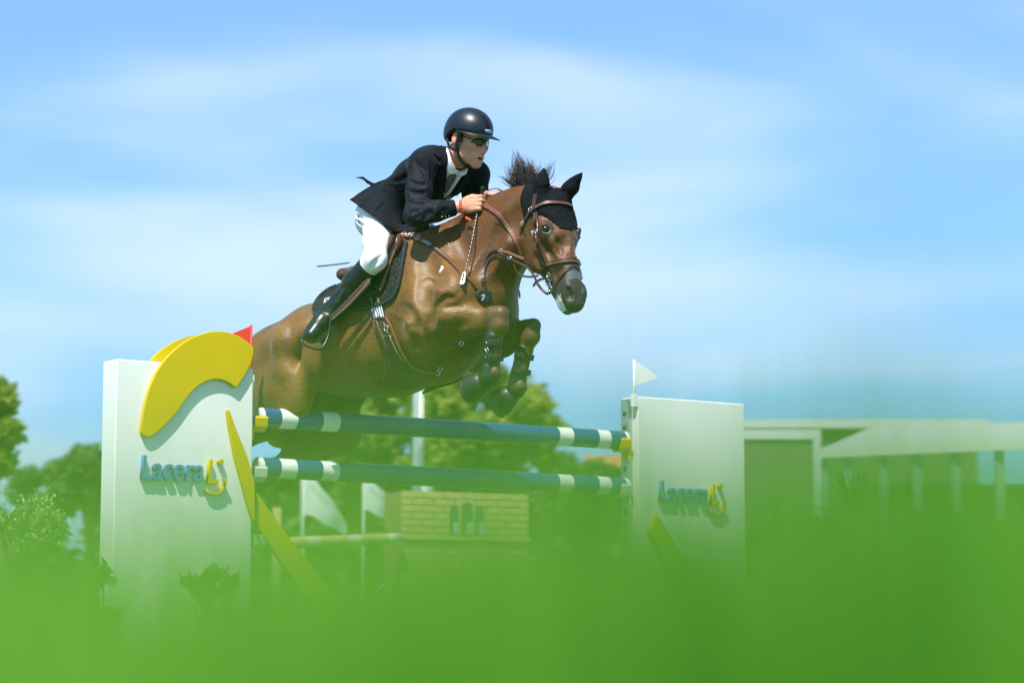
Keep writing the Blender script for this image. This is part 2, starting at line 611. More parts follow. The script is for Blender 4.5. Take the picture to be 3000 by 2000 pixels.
# ------------------------------------------------------------------ ground
R_ = 1600.0
n = 64
gv = [(0, 0, 0)] + [(R_ * math.cos(2 * math.pi * i / n), R_ * math.sin(2 * math.pi * i / n), 0) for i in range(n)]
gf = [(0, 1 + i, 1 + (i + 1) % n) for i in range(n)]
g_o = link('ground', mesh_of('ground', gv, gf), None, M['lawn'], smooth=False)
g_o['kind'] = 'structure'


def blades(n, x0, x1, y0, y1, hfun, w, seed):
    g = np.random.default_rng(seed)
    x = g.uniform(x0, x1, n); y = g.uniform(y0, y1, n)
    hgt = hfun(x, y, g)
    az = g.uniform(0, 2 * math.pi, n)
    lean = g.uniform(0.02, 0.24, n) * hgt
    face = g.uniform(0, 2 * math.pi, n)
    ww = w * g.uniform(0.6, 1.4, n)
    ts = np.array([0, 0.45, 0.85, 1.0]); wf = np.array([1.0, 1.0, 0.8, 0.04])
    cx = x[:, None] + (lean * np.cos(az))[:, None] * ts ** 2
    cy = y[:, None] + (lean * np.sin(az))[:, None] * ts ** 2
    cz = hgt[:, None] * ts - (0.12 * lean)[:, None] * ts ** 2
    dx = (ww * np.cos(face))[:, None] * wf * .5; dy = (ww * np.sin(face))[:, None] * wf * .5
    A = np.stack([cx - dx, cy - dy, cz], 2); B_ = np.stack([cx + dx, cy + dy, cz], 2)
    V = np.concatenate([A, B_], 1).reshape(-1, 3)
    b = np.arange(n)[:, None] * 8
    Fq = np.vstack([np.hstack([b + i, b + 4 + i, b + 5 + i, b + 1 + i]) for i in range(3)])
    return V, Fq


def gh(x, y, g):
    und = 0.005 * np.sin(x * 9.0 + 0.6) + 0.005 * np.sin(x * 23 + 1.0 + y * 5) + 0.085 * np.clip(x, -0.02, 0.22) - 0.15 * np.clip(-x - .02, 0, .09)
    return (0.2205 + und + 0.0180 * y * np.minimum(g.exponential(1.0, len(x)), 5.0) + g.normal(0, 0.002, len(x))) / 0.90


V1, F1 = blades(46000, -2.6, 2.6, 0.27, 1.25, gh, 0.0048, 3)
V2, F2 = blades(9000, -3.0, 3.0, 1.25, 4.5, lambda x, y, g: g.uniform(0.05, 0.17, len(x)), 0.008, 4)
gr = link('tall_grass', mesh_of('tall_grass', np.vstack([V1, V2]), np.vstack([F1, F2 + len(V1)])), None, M['grass'], smooth=False)
gr['kind'] = 'stuff'
tag(gr, 'tall bright green grass blades rising in front of the lawn', 'grass')


# ------------------------------------------------------------------ trees and plants
def tree(name, label, u, vtop, hw, d, leafm, seed, n=5200, size=0.24, group=None, lowv=None, clumps=26, asp=1.0):
    g = np.random.default_rng(seed)
    top = at_y(u, vtop, d)
    hgt = top[2]
    r = hw / F * d
    base = np.array([top[0], d, 0.0])
    t = thing(name, label, 'tree', base, group)
    zc = max(hgt - r * 1.15 * asp, hgt * 0.55)
    # crown: uneven clumps
    ph = g.uniform(0, 2 * math.pi, clumps); cz = g.uniform(-1, 1, clumps); rr = g.uniform(0.45, 0.95, clumps)
    cc = np.stack([r * rr * np.cos(ph) * np.sqrt(1 - cz ** 2 * 0.8), r * rr * np.sin(ph) * np.sqrt(1 - cz ** 2 * 0.8),
                   (hgt - zc) * cz * 0.88 * g.uniform(.8, 1.05, clumps)], 1) + [0, 0, zc]
    cr = r * g.uniform(0.18, 0.36, clumps)
    w = g.integers(0, clumps, n)
    dirs = g.normal(size=(n, 3)); dirs /= np.linalg.norm(dirs, axis=1, keepdims=True)
    pts = cc[w] + dirs * (cr[w] * g.uniform(0.3, 1.0, n) ** 0.5)[:, None] * [1.15, 1.15, 0.8]
    V, Fq = leaf_cloud(pts + base, 0.3, size, 0.62, seed + 1)
    part('crown', V, Fq, t, leafm, smooth=False)
    ps = [tube_vf(spline([base, base + [0.05 * r, 0, zc * .4], base + [0, 0.03 * r, zc], base + [0, 0, zc + (hgt - zc) * .6]], 5),
                  np.linspace(0.055 * hgt * .5, 0.012, 16), 8)]
    for i in range(min(9, clumps)):
        s0 = base + [0, 0, zc * g.uniform(0.45, 0.9)]
        e0 = base + cc[i]
        ps.append(tube_vf(spline([s0, (s0 + e0) / 2 + [0, 0, 0.12 * r], e0], 4), np.linspace(0.014 * hgt, 0.008, 9), 6))
    V, Fc = join_vf(*ps)
    part('trunk', V, Fc, t, M['bark'])
    return t


tree('broadleaf_tree', 'tall sunlit yellow-green tree directly behind the jumping horse', 1430, 1035, 178, 60, M['leaf_bright'], 21, n=9000, clumps=40)
tree('broadleaf_tree', 'wide yellow-green tree beside the white lamp post', 1165, 1085, 180, 66, M['leaf_bright'], 22, n=8000, clumps=36)
tree('broadleaf_tree', 'slim bright tree at the open end of the row towards the white flag', 1590, 1215, 62, 68, M['leaf_bright'], 23, n=3600, clumps=20)
tree('broadleaf_tree', 'low dark green tree in front of the orange tiled roof', 1690, 1325, 105, 82, M['leaf_mid'], 24, n=4200, size=.3)
tree('broadleaf_tree', 'rounded mid-green tree seen past the yellow arc panel', 262, 1312, 74, 70, M['leaf_mid'], 25, n=4200, size=.26)
tree('broadleaf_tree', 'broad hazy green tree beside the rounded one, behind the leafy shrub', 150, 1330, 100, 78, M['leaf_mid'], 26, n=4600, size=.28)
tree('broadleaf_tree', 'loose yellow-green tree with open sky between its branches', -28, 1112, 100, 33, M['leaf_bright'], 27, n=3600, size=.15, clumps=17, asp=1.25)
for i, (u, v, hw, d) in enumerate([(380, 1350, 110, 95), (520, 1375, 110, 100), (680, 1385, 105, 98), (830, 1360, 100, 96), (960, 1330, 95, 90),
                                   (1080, 1300, 110, 92), (1300, 1290, 120, 94), (1480, 1330, 120, 96), (1780, 1385, 100, 90), (1890, 1390, 90, 92)]):
    tree('broadleaf_tree', 'one of the green trees in the distant row behind the course', u, v, hw, d, M['leaf_mid'] if i % 2 else M['leaf_dark'], 60 + i, n=3000, size=.34,
         group='trees in the distant row behind the course')

# far wood behind the course: reads as one mass
g = np.random.default_rng(91)
nw = 16000
wx = g.uniform(-26, 16, nw); wy = g.uniform(86, 92, nw)
wz = g.uniform(0, 1, nw) ** .8 * (5.0 + 1.2 * np.sin(wx * .9) + .8 * np.sin(wx * 2.3 + 1))
V, Fq = leaf_cloud(np.stack([wx, wy, wz], 1), 0.3, 0.55, 0.7, 92)
wd = link('distant_wood', mesh_of('distant_wood', V, Fq), None, M['leaf_mid'], smooth=False)
wd['kind'] = 'stuff'
tag(wd, 'hazy green wood closing off the far side of the course', 'wood')


def bush(name, label, u, v, hw, d, leafm, seed, n, size, cat='shrub', group=None, asp=0.55, z0=0.0, flat=1.0):
    g = np.random.default_rng(seed)
    top = at_y(u, v, d)
    r = hw / F * d
    base = np.array([top[0], d, z0])
    t = thing(name, label, cat, base, group)
    k = 12
    hgt = top[2] - z0
    cc = np.stack([g.uniform(-.75, .75, k) * r, g.uniform(-.75, .75, k) * r * flat, hgt * g.uniform(.14, .90, k)], 1)
    w = g.integers(0, k, n)
    dirs = g.normal(size=(n, 3)); dirs /= np.linalg.norm(dirs, axis=1, keepdims=True)
    pts = cc[w] + dirs * (np.minimum(r, hgt) * g.uniform(.1, .42, n))[:, None]
    pts[:, 2] = np.clip(pts[:, 2], 0.01, hgt)
    V, Fq = leaf_cloud(pts + base, 0.5, size, asp, seed + 1)
    part('foliage', V, Fq, t, leafm, smooth=False)
    ps = []
    for i in range(k):
        e = base + cc[i]
        ps.append(tube_vf(spline([base + g.normal(size=3) * [.03, .03, 0], base + cc[i] * [.4, .4, .55], e], 4), np.linspace(0.012, 0.004, 9), 5))
    V, Fc = join_vf(*ps)
    part('stems', V, Fc, t, M['bark'])
    return t


# hedge bushes under and beside the marquee, all of one kind
for i in range(9):
    bush('hedge_bush', 'clipped dark green bush in the row before the marquee', 2230 + 100 * i, 1490 + rnd.uniform(-16, 20), 72, 27 + rnd.uniform(-1, 1), M['leaf_dark'], 100 + i, 1500, 0.13,
         group='bushes in the row before the marquee')

sh = bush('leafy_shrub', 'pale variegated leafy shrub close to the yellow arc panel', 70, 1372, 128, 12.0, M['leaf_shrub'], 131, 13000, 0.032)
g = np.random.default_rng(132)
bp = np.array(sh.location)
pts = bp + np.stack([g.uniform(-.16, .16, 90), g.uniform(-.2, .0, 90), g.uniform(.78, 1.02, 90)], 1)
V, Fq = leaf_cloud(pts, 0.5, 0.022, 0.5, 134)
part('pale_leaves', V, Fq, sh, M['leaf_white'], smooth=False)


def spiky(name, label, c, n, L, w, seed, el0=0.2, el1=1.45, cat='plant', stem=True, m='yucca'):
    """rosette of long sword leaves on a short stem; c is the heart of the rosette"""
    g = np.random.default_rng(seed)
    c = np.asarray(c, float)
    t = thing(name, label, cat, (c[0], c[1], 0))
    if stem:
        V, Fc = tube_vf([(c[0], c[1], 0), (c[0] + .01, c[1], c[2] * .5), c], [.05, .045, .04], 8)
        part('stem', V, Fc, t, M['bark'])
    for i in range(n):
        az = g.uniform(0, 2 * math.pi); el = g.uniform(el0, el1)
        l = L * g.uniform(.75, 1.1)
        d = np.array([math.cos(az) * math.cos(el), math.sin(az) * math.cos(el), math.sin(el)])
        side = unit(np.cross(d, [0, 0, 1])); nn = np.cross(side, d)
        V, Fc = [], []
        for q, (s_, ww) in enumerate(((0, .55), (.35, 1), (.7, .7), (1, .03))):
            p = c + d * l * s_ - np.array([0, 0, 1]) * l * .18 * s_ ** 2 * math.cos(el)
            V += [p - side * w * ww / 2, p - nn * w * .18 * ww, p + side * w * ww / 2]
            if q:
                b = 3 * q
                Fc += [(b - 3, b - 2, b + 1, b), (b - 2, b - 1, b + 2, b + 1)]
        part('leaf', V, Fc, t, M[m], smooth=False)
    return t


spiky('yucca_plant', 'big spiky yucca with a fan of sword leaves before the marquee', at_y(2500, 1500, 9.5), 40, 0.22, 0.018, 141)
spiky('yucca_plant', 'small pale spiky yucca beside the blank-topped white panel', at_y(2265, 1530, 9.7), 18, 0.14, 0.013, 142)
spiky('strap_leaf_plant', 'arching strap-leaved plant at the foot of the variegated shrub', at_y(8, 1560, 11.6), 26, 0.24, 0.014, 143, el0=-.1, el1=.75, stem=True)
for i, (u, v, hw) in enumerate([(602, 1622, 48), (680, 1597, 46)]):
    bush('bedding_plant', 'dark leafy bedding plant standing before the yellow arc panel', u, v, hw, 11.35, M['leaf_dark'], 151 + i, 260, 0.055, cat='plant',
         group='bedding plants before the yellow arc panel', asp=.8)
bush('bedding_plant', 'low green plant at the outer foot of the yellow arc panel', 310, 1590, 55, 11.7, M['leaf_dark'], 155, 320, 0.05, cat='plant', asp=.8)

# ------------------------------------------------------------------ far buildings and course furniture
def boxpart(name, parent, c, ex, ey, ez, m, bev=0.0):
    V, Fc = box_vf(c, ex, ey, ez, bev)
    o = part(name, V, Fc, parent, M[m], smooth=False)
    return o


# flat-roofed hall
a, b = at_y(2150, 1237, 70), at_y(2700, 1237, 70)
hall = thing('hall', 'long low olive hall with a flat roof behind the marquee', 'building', ((a[0] + b[0]) / 2, 73, 0))
cx, hwid, top = (a[0] + b[0]) / 2, (b[0] - a[0]) / 2 + 1.5, a[2]
boxpart('wall', hall, (cx, 74, top / 2 - .1), (hwid, 0, 0), (0, 4, 0), (0, 0, top / 2 - .1), 'olive_wall')
boxpart('roof', hall, (cx, 74, top - .1), (hwid + .25, 0, 0), (0, 4.25, 0), (0, 0, .12), 'trim_pale')
for i in range(6):
    boxpart('window', hall, (cx - hwid + 1.1 + i * (2 * hwid - 2.2) / 5, 69.97, top - 3.6), (.5, 0, 0), (0, .05, 0), (0, 0, .6), 'glass_dark')

# marquee with pale corrugated roof on posts
mq = thing('marquee', 'open-sided marquee with a pale ribbed roof on slim posts', 'marquee', tuple(at_y(2700, 1900, 45) * [1, 1, 0]))
e0, e1 = at_y(2403, 1320, 45.0), at_y(3120, 1288, 43.0)
r0, r1 = at_y(2552, 1254, 53.5), at_y(3160, 1233, 51.5)
nr = 42
for i in range(nr):
    f0, f1 = i / nr, (i + 1) / nr
    def L4(f, p, q):
        return np.asarray(p) + (np.asarray(q) - np.asarray(p)) * f
    p0, p1 = L4(f0, e0, r0), L4(f0, e1, r1)
    q0_, q1_ = L4(f1 - .18 / nr, e0, r0), L4(f1 - .18 / nr, e1, r1)
    up_ = np.array([0, 0, .05])
    V, Fc = plate_vf([p0, p1, q1_ - up_ * .5, q0_ - up_ * .5], -up_)
    part('roof_rib', V, Fc, mq, M['canvas'], smooth=False)
V, Fc = plate_vf([e0 - [0, -.02, .07], e1 - [0, -.02, .07], r1 - [0, 0, .16], r0 - [0, 0, .16]], (0, 0, -.03))
part('roof_lining', V, Fc, mq, M['canvas'], smooth=False)
V, Fc = plate_vf([e0 - [0, .03, 0], e1 - [0, .03, 0], e1 - [0, .03, .16], e0 - [0, .03, .16]], (0, .05, 0))
part('eave_board', V, Fc, mq, M['trim_pale'], smooth=False)
for u in (2420, 2493, 2597, 2700, 2812, 2937, 3050):
    f = (u - 2403) / (3120 - 2403)
    p = np.asarray(e0) * (1 - f) + np.asarray(e1) * f
    V, Fc = box_vf((p[0], p[1] + .2, (p[2] - .1) / 2), (.075, 0, 0), (0, .075, 0), (0, 0, (p[2] - .1) / 2))
    part('post', V, Fc, mq, M['post_grey'], smooth=False)
cq = at_y(2700, 1500, 52)
boxpart('back_wall', mq, (cq[0] + 1.8, 52.5, 1.9), (5.4, 0, 0), (0, .06, 0), (0, 0, 1.9), 'olive_wall')

# white start gantry
ga, gb = at_y(2150, 1264, 40), at_y(2404, 1270, 40)
gt = thing('gantry', 'white square gantry frame in front of the olive hall', 'gantry', (gb[0], 40, 0))
boxpart('beam', gt, ((ga[0] + gb[0]) / 2 - .6, 40, ga[2] - .07), ((gb[0] - ga[0]) / 2 + .6, 0, 0), (0, .08, 0), (0, 0, .075), 'trim_pale')
for x in (gb[0] - .06, ga[0] - 1.1):
    boxpart('post', gt, (x, 40, (ga[2] - .15) / 2), (.06, 0, 0), (0, .08, 0), (0, 0, (ga[2] - .15) / 2), 'trim_pale')

# cottage with terracotta roof
cc = at_y(1850, 1345, 110)
ct = thing('cottage', 'cream cottage with an orange tiled roof beyond the trees', 'house', (cc[0], 112, 0))
boxpart('wall', ct, (cc[0], 112, cc[2] / 2 - .3), (2.0, 0, 0), (0, 2, 0), (0, 0, cc[2] / 2 - .3), 'plaster')
V, Fc = plate_vf([(cc[0] - 2.3, 109.7, cc[2] - .6), (cc[0] + 2.3, 109.7, cc[2] - .6), (cc[0] + 1.9, 112, cc[2] + .25), (cc[0] - 1.9, 112, cc[2] + .25)], (0, 0, -.12))
rf = part('roof', V, Fc, ct, M['roof_tile'], smooth=False)
V, Fc = plate_vf([(cc[0] - 2.3, 114.3, cc[2] - .6), (cc[0] + 2.3, 114.3, cc[2] - .6), (cc[0] + 1.9, 112.01, cc[2] + .25), (cc[0] - 1.9, 112.01, cc[2] + .25)], (0, 0, -.12))
part('roof', V, Fc, ct, M['roof_tile'], smooth=False)
for i in range(3):
    boxpart('window', ct, (cc[0] - 1.2 + 1.2 * i, 109.97, cc[2] - 1.5), (.28, 0, 0), (0, .05, 0), (0, 0, .4), 'glass_dark')

# lamp post
lp = at_y(1221, 960, 45)
lt = thing('lamp_post', 'tall white lamp post between the trees', 'lamp post', (lp[0], 45, 0))
V, Fc = tube_vf([(lp[0], 45, 0), (lp[0], 45, lp[2])], [.068, .05], 12)
part('pole', V, Fc, lt, M['post_grey'])
V, Fc = tube_vf([(lp[0] + .10, 45, .3), (lp[0] + .085, 45, lp[2] - .3)], [.022, .02], 8)
part('conduit', V, Fc, lt, M['steel'])
V, Fc = box_vf((lp[0], 44.9, lp[2] + .09), (.3, 0, 0), (0, .12, 0), (0, 0, .08), .02)
part('lamp_head', V, Fc, lt, M['steel'], smooth=False)

# waving course flags on staffs
for i, (u0, v0, u1, v1, ph) in enumerate([(888, 1392, 1022, 1562, 0.0), (1066, 1404, 1182, 1542, 1.3), (1240, 1412, 1292, 1500, 2.2)]):
    d = 40 + 2 * i
    tl = at_y(u0, v0 - 8, d); br = at_y(u1, v1, d)
    ft = thing('course_flag', ['large white flag with faint grey print, waving beside the horse\'s hind leg', 'white flag with grey print waving next to the sandstone tower',
                               'small white flag half hidden behind the sandstone tower'][i], 'flag', (tl[0], d, 0))
    V, Fc = tube_vf([(tl[0], d, 0), (tl[0], d, tl[2] + .03)], .018, 8)
    part('staff', V, Fc, ft, M['white_paint'])
    nu, nv = 22, 14
    Wd, Hh = br[0] - tl[0], tl[2] - br[2]
    V, Fc = [], []
    for j in range(nv + 1):
        for k in range(nu + 1):
            s_, t_ = k / nu, j / nv
            x = tl[0] + .02 + Wd * s_ * (1 - .10 * t_) * (0.72 + .28 * min(1, t_ * 1.6))
            y = d + .10 * math.sin(6.0 * s_ + 2.2 * t_ + ph) * s_ ** .6 - .12 * s_
            z = tl[2] - Hh * (.72 * t_ + .62 * s_ ** 1.35 * (1 - .42 * t_)) + .02 * math.sin(9 * s_ + ph)
            V.append((x, y, z))
    for j in range(nv):
        for k in range(nu):
            a_ = j * (nu + 1) + k
            Fc.append((a_, a_ + 1, a_ + nu + 2, a_ + nu + 1))
    o = part('cloth', V, Fc, ft, [M['fabric_white'], M['banner_grey']])
    # faint unreadable print: grey letter-high strokes across the cloth
    for j in range(3, 6):
        for k in range(3, 15):
            if (k * 7 + j * 3 + i) % 3 != 0:
                o.data.polygons[j * nu + k].material_index = 1

# sandstone tower of the next fence
tl, tr = at_y(1177, 1447, 24.0), at_y(1550, 1443, 24.6)
tw = thing('tower_obstacle', 'sandstone-look tower of the next fence with three arched windows', 'obstacle', tuple(((tl + tr) / 2) * [1, 1, 0]))
ex = unit((tr - tl) * [1, 1, 0]); ny = np.array([ex[1], -ex[0], 0])
Wt = np.linalg.norm((tr - tl)[:2]); Ht = (tl[2] + tr[2]) / 2
cb = (tl + tr) / 2 * [1, 1, 0] - ny * .22
boxpart('core', tw, cb + [0, 0, Ht / 2], ex * Wt / 2 * .99, ny * .2, (0, 0, Ht / 2 - .004), 'mortar')
bw, bh = Wt / 6, .0668
V, Fc = box_vf((0, 0, 0), ex * (bw / 2 - .007), ny * .014, (0, 0, bh / 2 - .004), .004)
bme = mesh_of('brick', V, Fc); bme.materials.append(M['sandstone'])
Vh, Fh = box_vf((0, 0, 0), ex * (bw / 4 - .004), ny * .014, (0, 0, bh / 2 - .004), .004)
hme = mesh_of('brick', Vh, Fh); hme.materials.append(M['sandstone'])
o0 = np.array(tw.location)
front = (tl + tr) / 2 * [1, 1, 0] - ny * .008
win = [(-.13, .10), (0.005, .10), (.135, .10)]
for r in range(int(Ht / bh)):
    z = Ht - bh * (r + .5)
    if z < .1: break
    xs = [(-Wt / 2 + bw * (i + .5), 'b') for i in range(6)] if r % 2 == 0 else \
        [(-Wt / 2 + bw / 4, 'h')] + [(-Wt / 2 + bw * (i + 1), 'b') for i in range(5)] + [(Wt / 2 - bw / 4, 'h')]
    for x, k in xs:
        o = bpy.data.objects.new('brick', bme if k == 'b' else hme)
        COL.objects.link(o); o.parent = tw
        o.location = Vector(front + ex * x + [0, 0, z] - o0) + Vector(tuple(ny * rnd.uniform(-.002, .002)))
for i, (x, _) in enumerate(win):
    zc0 = Ht - .175
    z1 = Ht - .405
    wr = .042 if i != 1 else .052
    arc = [front + ex * (x + wr * math.cos(t)) + [0, 0, zc0 + (0 if i != 1 else .03) + wr * math.sin(t)] for t in np.linspace(0, math.pi, 12)]
    pl = [front + ex * (x + wr) + [0, 0, z1]] + arc + [front + ex * (x - wr) + [0, 0, z1]]
    V, Fc = plate_vf([p + ny * .016 for p in pl], ny * .010)
    wn = part('window', V, Fc, tw, M['pane_blue'], smooth=False)
    V, Fc = plate_vf([front + ny * .0265 + ex * (x - wr * .2) + [0, 0, z1 + .004], front + ny * .0265 + ex * (x + wr * .92) + [0, 0, z1 + .004],
                      front + ny * .0265 + ex * (x + wr * .92) + [0, 0, z1 + .12], front + ny * .0265 + ex * (x - wr * .2) + [0, 0, z1 + .12]], ny * .004)
    part('pane', V, Fc, wn, M['pane_pale'], smooth=False)
V, Fc = box_vf(front + ny * .03 + [0, 0, Ht - .445], ex * Wt / 2 * .995, ny * .012, (0, 0, .018), .004)
part('ledge', V, Fc, tw, M['sandstone'], smooth=False)

# its yellow-ochre pole, resting between the tower and a plain stand
pa, pb = at_y(850, 1592, 23.2), at_y(1172, 1580, 23.9)
V, Fc = tube_vf(np.linspace(pa, pb, 9), .052, 14)
po = solo('jump_pole', V, Fc, [M['sandstone'], M['cream_plastic']], 'ochre and cream pole running to the sandstone tower', 'pole', base=(pa + pb) / 2)
for k in range(8):
    if k % 3 == 1:
        for j in range(14): po.data.polygons[k * 14 + j].material_index = 1
st = thing('jump_stand', 'plain upright stand holding the ochre pole', 'stand', (pa[0] - .1, pa[1], 0))
boxpart('upright', st, (pa[0] - .12, pa[1], .8), (.04, 0, 0), (0, .04, 0), (0, 0, .8), 'sandstone', .006)
boxpart('cup', st, (pa[0] - .02, pa[1], pa[2] - .065), (.07, 0, 0), (0, .05, 0), (0, 0, .012), 'cream_plastic', .004)
boxpart('foot', st, (pa[0] - .12, pa[1], .04), (.3, 0, 0), (0, .25, 0), (0, 0, .04), 'sandstone', .01)

# ------------------------------------------------------------------ the fence being jumped
AL = math.radians(34.0)
FE = np.array([math.cos(AL), math.sin(AL), 0])       # along the poles, away to the right
FN = np.array([math.sin(AL), -math.cos(AL), 0])      # face of the wings
FL = at_y(742, 1220, 12.5) * [1, 1, 0]
ZP1, ZP2 = 1.414, 1.168


def fpx(u, v, nof=0.0):
    """pixel -> point on the vertical plane of the fence, shifted nof along its face normal"""
    d = ray(u, v)
    t = (np.dot(FL - EYE, FN) + nof) / np.dot(d, FN)
    return EYE + d * t


def spos(u, nof=0.0, v=1300):
    return float(np.dot(fpx(u, v, nof) - FL, FE))


WT = 0.075                       # half thickness of a wing
sL0, sL1 = spos(337, WT), spos(740, WT)
sR0, sR1 = spos(1870, WT), spos(2182, WT)
ZW = 1.642
PLEN = spos(1855) - 0.0


def wing(label, s0, s1, tagl):
    c = FL + FE * (s0 + s1) / 2
    t = thing('fence_wing', label, 'fence wing', c)
    V, Fc = box_vf(c + [0, 0, ZW / 2 + .01], FE * (s1 - s0) / 2, FN * WT, (0, 0, ZW / 2 - .01), .006)
    part('panel', V, Fc, t, M['white_paint'], smooth=False)
    return t


wl = wing('white panel wing with big yellow arc and raised lettering under the red flag', sL0, sL1, 0)
wr_ = wing('white panel wing with blank upper half and raised lettering under the white flag', sR0, sR1, 1)


def px_plate(parent, name, pts, sc, ox, oy, n0, th, m, shift=(0, 0)):
    P = [fpx(ox + x / sc, oy + y / sc, n0 + th) + FE * shift[0] + np.array([0, 0, shift[1]]) for x, y in pts]
    V, Fc = plate_vf(P, -FN * th)
    me_o = part(name, V, Fc, parent, M[m], smooth=False)
    bm = bmesh.new(); bm.from_mesh(me_o.data)
    bmesh.ops.recalc_face_normals(bm, faces=bm.faces)
    bm.to_mesh(me_o.data); bm.free()
    bv = me_o.modifiers.new('soft_edge', 'BEVEL'); bv.width = .003; bv.segments = 2; bv.limit_method = 'ANGLE'
    return me_o


arc_pts = spline([(350, 715), (343, 690), (348, 640), (362, 550), (387, 455), (422, 362), (465, 290), (522, 222), (590, 162), (662, 120), (735, 93), (800, 83), (868, 88), (925, 107), (975, 134), (1030, 181)], 3)
arc_pts2 = spline([(1032, 190), (1028, 235), (1010, 290), (977, 355), (928, 427)], 3)
arc_pts3 = spline([(914, 424), (895, 407), (858, 387), (810, 377), (758, 384), (700, 412), (645, 462), (600, 522), (555, 585), (500, 645), (440, 702), (405, 724), (375, 731)], 3)
arc = [tuple(p) for p in list(arc_pts) + list(arc_pts2) + list(arc_pts3)]
px_plate(wl, 'arc_board', arc, 2.0908, 250, 930, WT + .003, .024, 'yellow_paint')
V0 = [fpx(250 + x / 2.0908, 930 + y / 2.0908, WT + .027) for x, y in arc]
V, Fc = plate_vf([p - FN * (2 * WT + .030) for p in V0], -FN * .024)
part('arc_board', V, Fc, wl, M['yellow_paint'], smooth=False)
swo = [(868, 568), (876, 566), (885, 572), (928, 690), (985, 830), (1015, 920), (1038, 1010), (1040, 1240), (1030, 1240), (1005, 1180), (960, 1015), (915, 850), (880, 665)]
px_plate(wl, 'swoosh_board', swo, 2.0908, 250, 930, WT + .002, .022, 'yellow_paint')
lg = [(1045, 1060), (1120, 1168), (1215, 1298), (1360, 1480), (1600, 1790), (2006, 2331), (1826, 2331), (1420, 1790), (1250, 1560), (1140, 1405), (1045, 1255)]
px_plate(wl, 'swoosh_leg', lg, 2.0908, 250, 930, WT - .045, .034, 'yellow_paint')
px_plate(wr_, 'swoosh_board', [(402, 1452), (462, 1325), (520, 1420), (600, 1560), (720, 1760), (1090, 2380), (940, 2380), (560, 1760), (480, 1600)], 2.614, 1750, 1000, WT + .002, .03, 'yellow_paint')


def letters(parent, s0, text, s_at, z_at, width, cap, m, th=.026):
    """raised letters, each a part of its own"""
    cu = bpy.data.curves.new('letters', 'FONT')
    cu.body = text; cu.size = 1.0; cu.shear = 0.10; cu.offset = 0.012
    to = bpy.data.objects.new('letters_tmp', cu); COL.objects.link(to)
    dg = bpy.context.evaluated_depsgraph_get()
    me = bpy.data.meshes.new_from_object(to.evaluated_get(dg))
    X = np.array([v.co[:] for v in me.vertices]); x0, x1 = X[:, 0].min(), X[:, 0].max()
    # cap height from the first letter
    ch = X[:, 1].max() - 0.0
    bpy.data.objects.remove(to); 
    xs = 0.0
    wtot = x1 - x0
    cu.extrude = 0.5
    for i, chh in enumerate(text):
        pre = cu.copy(); pre.body = text[:i + 1]; pre.extrude = 0
        t1 = bpy.data.objects.new('letters_tmp', pre); COL.objects.link(t1)
        dg.update()
        m1 = bpy.data.meshes.new_from_object(t1.evaluated_get(bpy.context.evaluated_depsgraph_get()))
        xe = max(v.co.x for v in m1.vertices)
        bpy.data.objects.remove(t1)
        cu1 = cu.copy(); cu1.body = chh; cu1.extrude = .5
        t2 = bpy.data.objects.new('letters_tmp', cu1); COL.objects.link(t2)
        m2 = bpy.data.meshes.new_from_object(t2.evaluated_get(bpy.context.evaluated_depsgraph_get()))
        bpy.data.objects.remove(t2)
        Y = np.array([v.co[:] for v in m2.vertices])
        Y[:, 0] += xe - Y[:, 0].max() - x0
        P = [FL + FE * (s_at + y[0] / wtot * width) + np.array([0, 0, z_at + y[1] / ch * cap]) + FN * (WT + .002 + (y[2] + .5) * th) for y in Y]
        og = np.array(parent.location)
        m2.vertices.foreach_set('co', (np.array(P) - og).astype(np.float32).ravel())
        m2.update(); m2.materials.clear()
        link('letter', m2, parent, M[m], smooth=False)
        fix(m2)


def logo(parent, sL):
    base = spos(250 + 347 / 2.0908, WT + .028, 1400) - sL0 + sL
    zb = fpx(250 + 350 / 2.0908, 930 + 985 / 2.0908, WT + .028)[2]
    e1 = spos(250 + 728 / 2.0908, WT + .028, 1400) - sL0 + sL
    letters(parent, sL, 'Lacera', base, zb, e1 - base, .111, 'blue_letter')
    y0 = spos(250 + 752 / 2.0908, WT + .028, 1400) - sL0 + sL
    y1 = spos(250 + 818 / 2.0908, WT + .028, 1400) - sL0 + sL
    letters(parent, sL, 'L', y0, zb - .006, y1 - y0, .110, 'yellow_paint')
    sh = (sL - sL0, 0)
    dot = [(833 + 17 * math.cos(t), 882 + 17 * math.sin(t)) for t in np.linspace(0, 2 * math.pi, 18, endpoint=False)]
    px_plate(parent, 'letter_dot', dot, 2.0908, 250, 930, WT + .002, .026, 'yellow_paint', sh)
    up = spline([(737, 1048), (748, 1062), (770, 1072), (800, 1074), (828, 1062), (846, 1036), (852, 1008)], 4)
    lo = spline([(866, 1006), (858, 1040), (838, 1070), (806, 1085), (770, 1083), (742, 1066), (735, 1055)], 4)
    px_plate(parent, 'smile', [tuple(p) for p in up] + [tuple(p) for p in lo], 2.0908, 250, 930, WT + .002, .026, 'yellow_paint', sh)
    px_plate(parent, 'smile_tip', [(836, 984), (868, 984), (871, 1010), (848, 1011)], 2.0908, 250, 930, WT + .030, .010, 'yellow_paint', sh)


logo(wl, sL0)
logo(wr_, sR0)


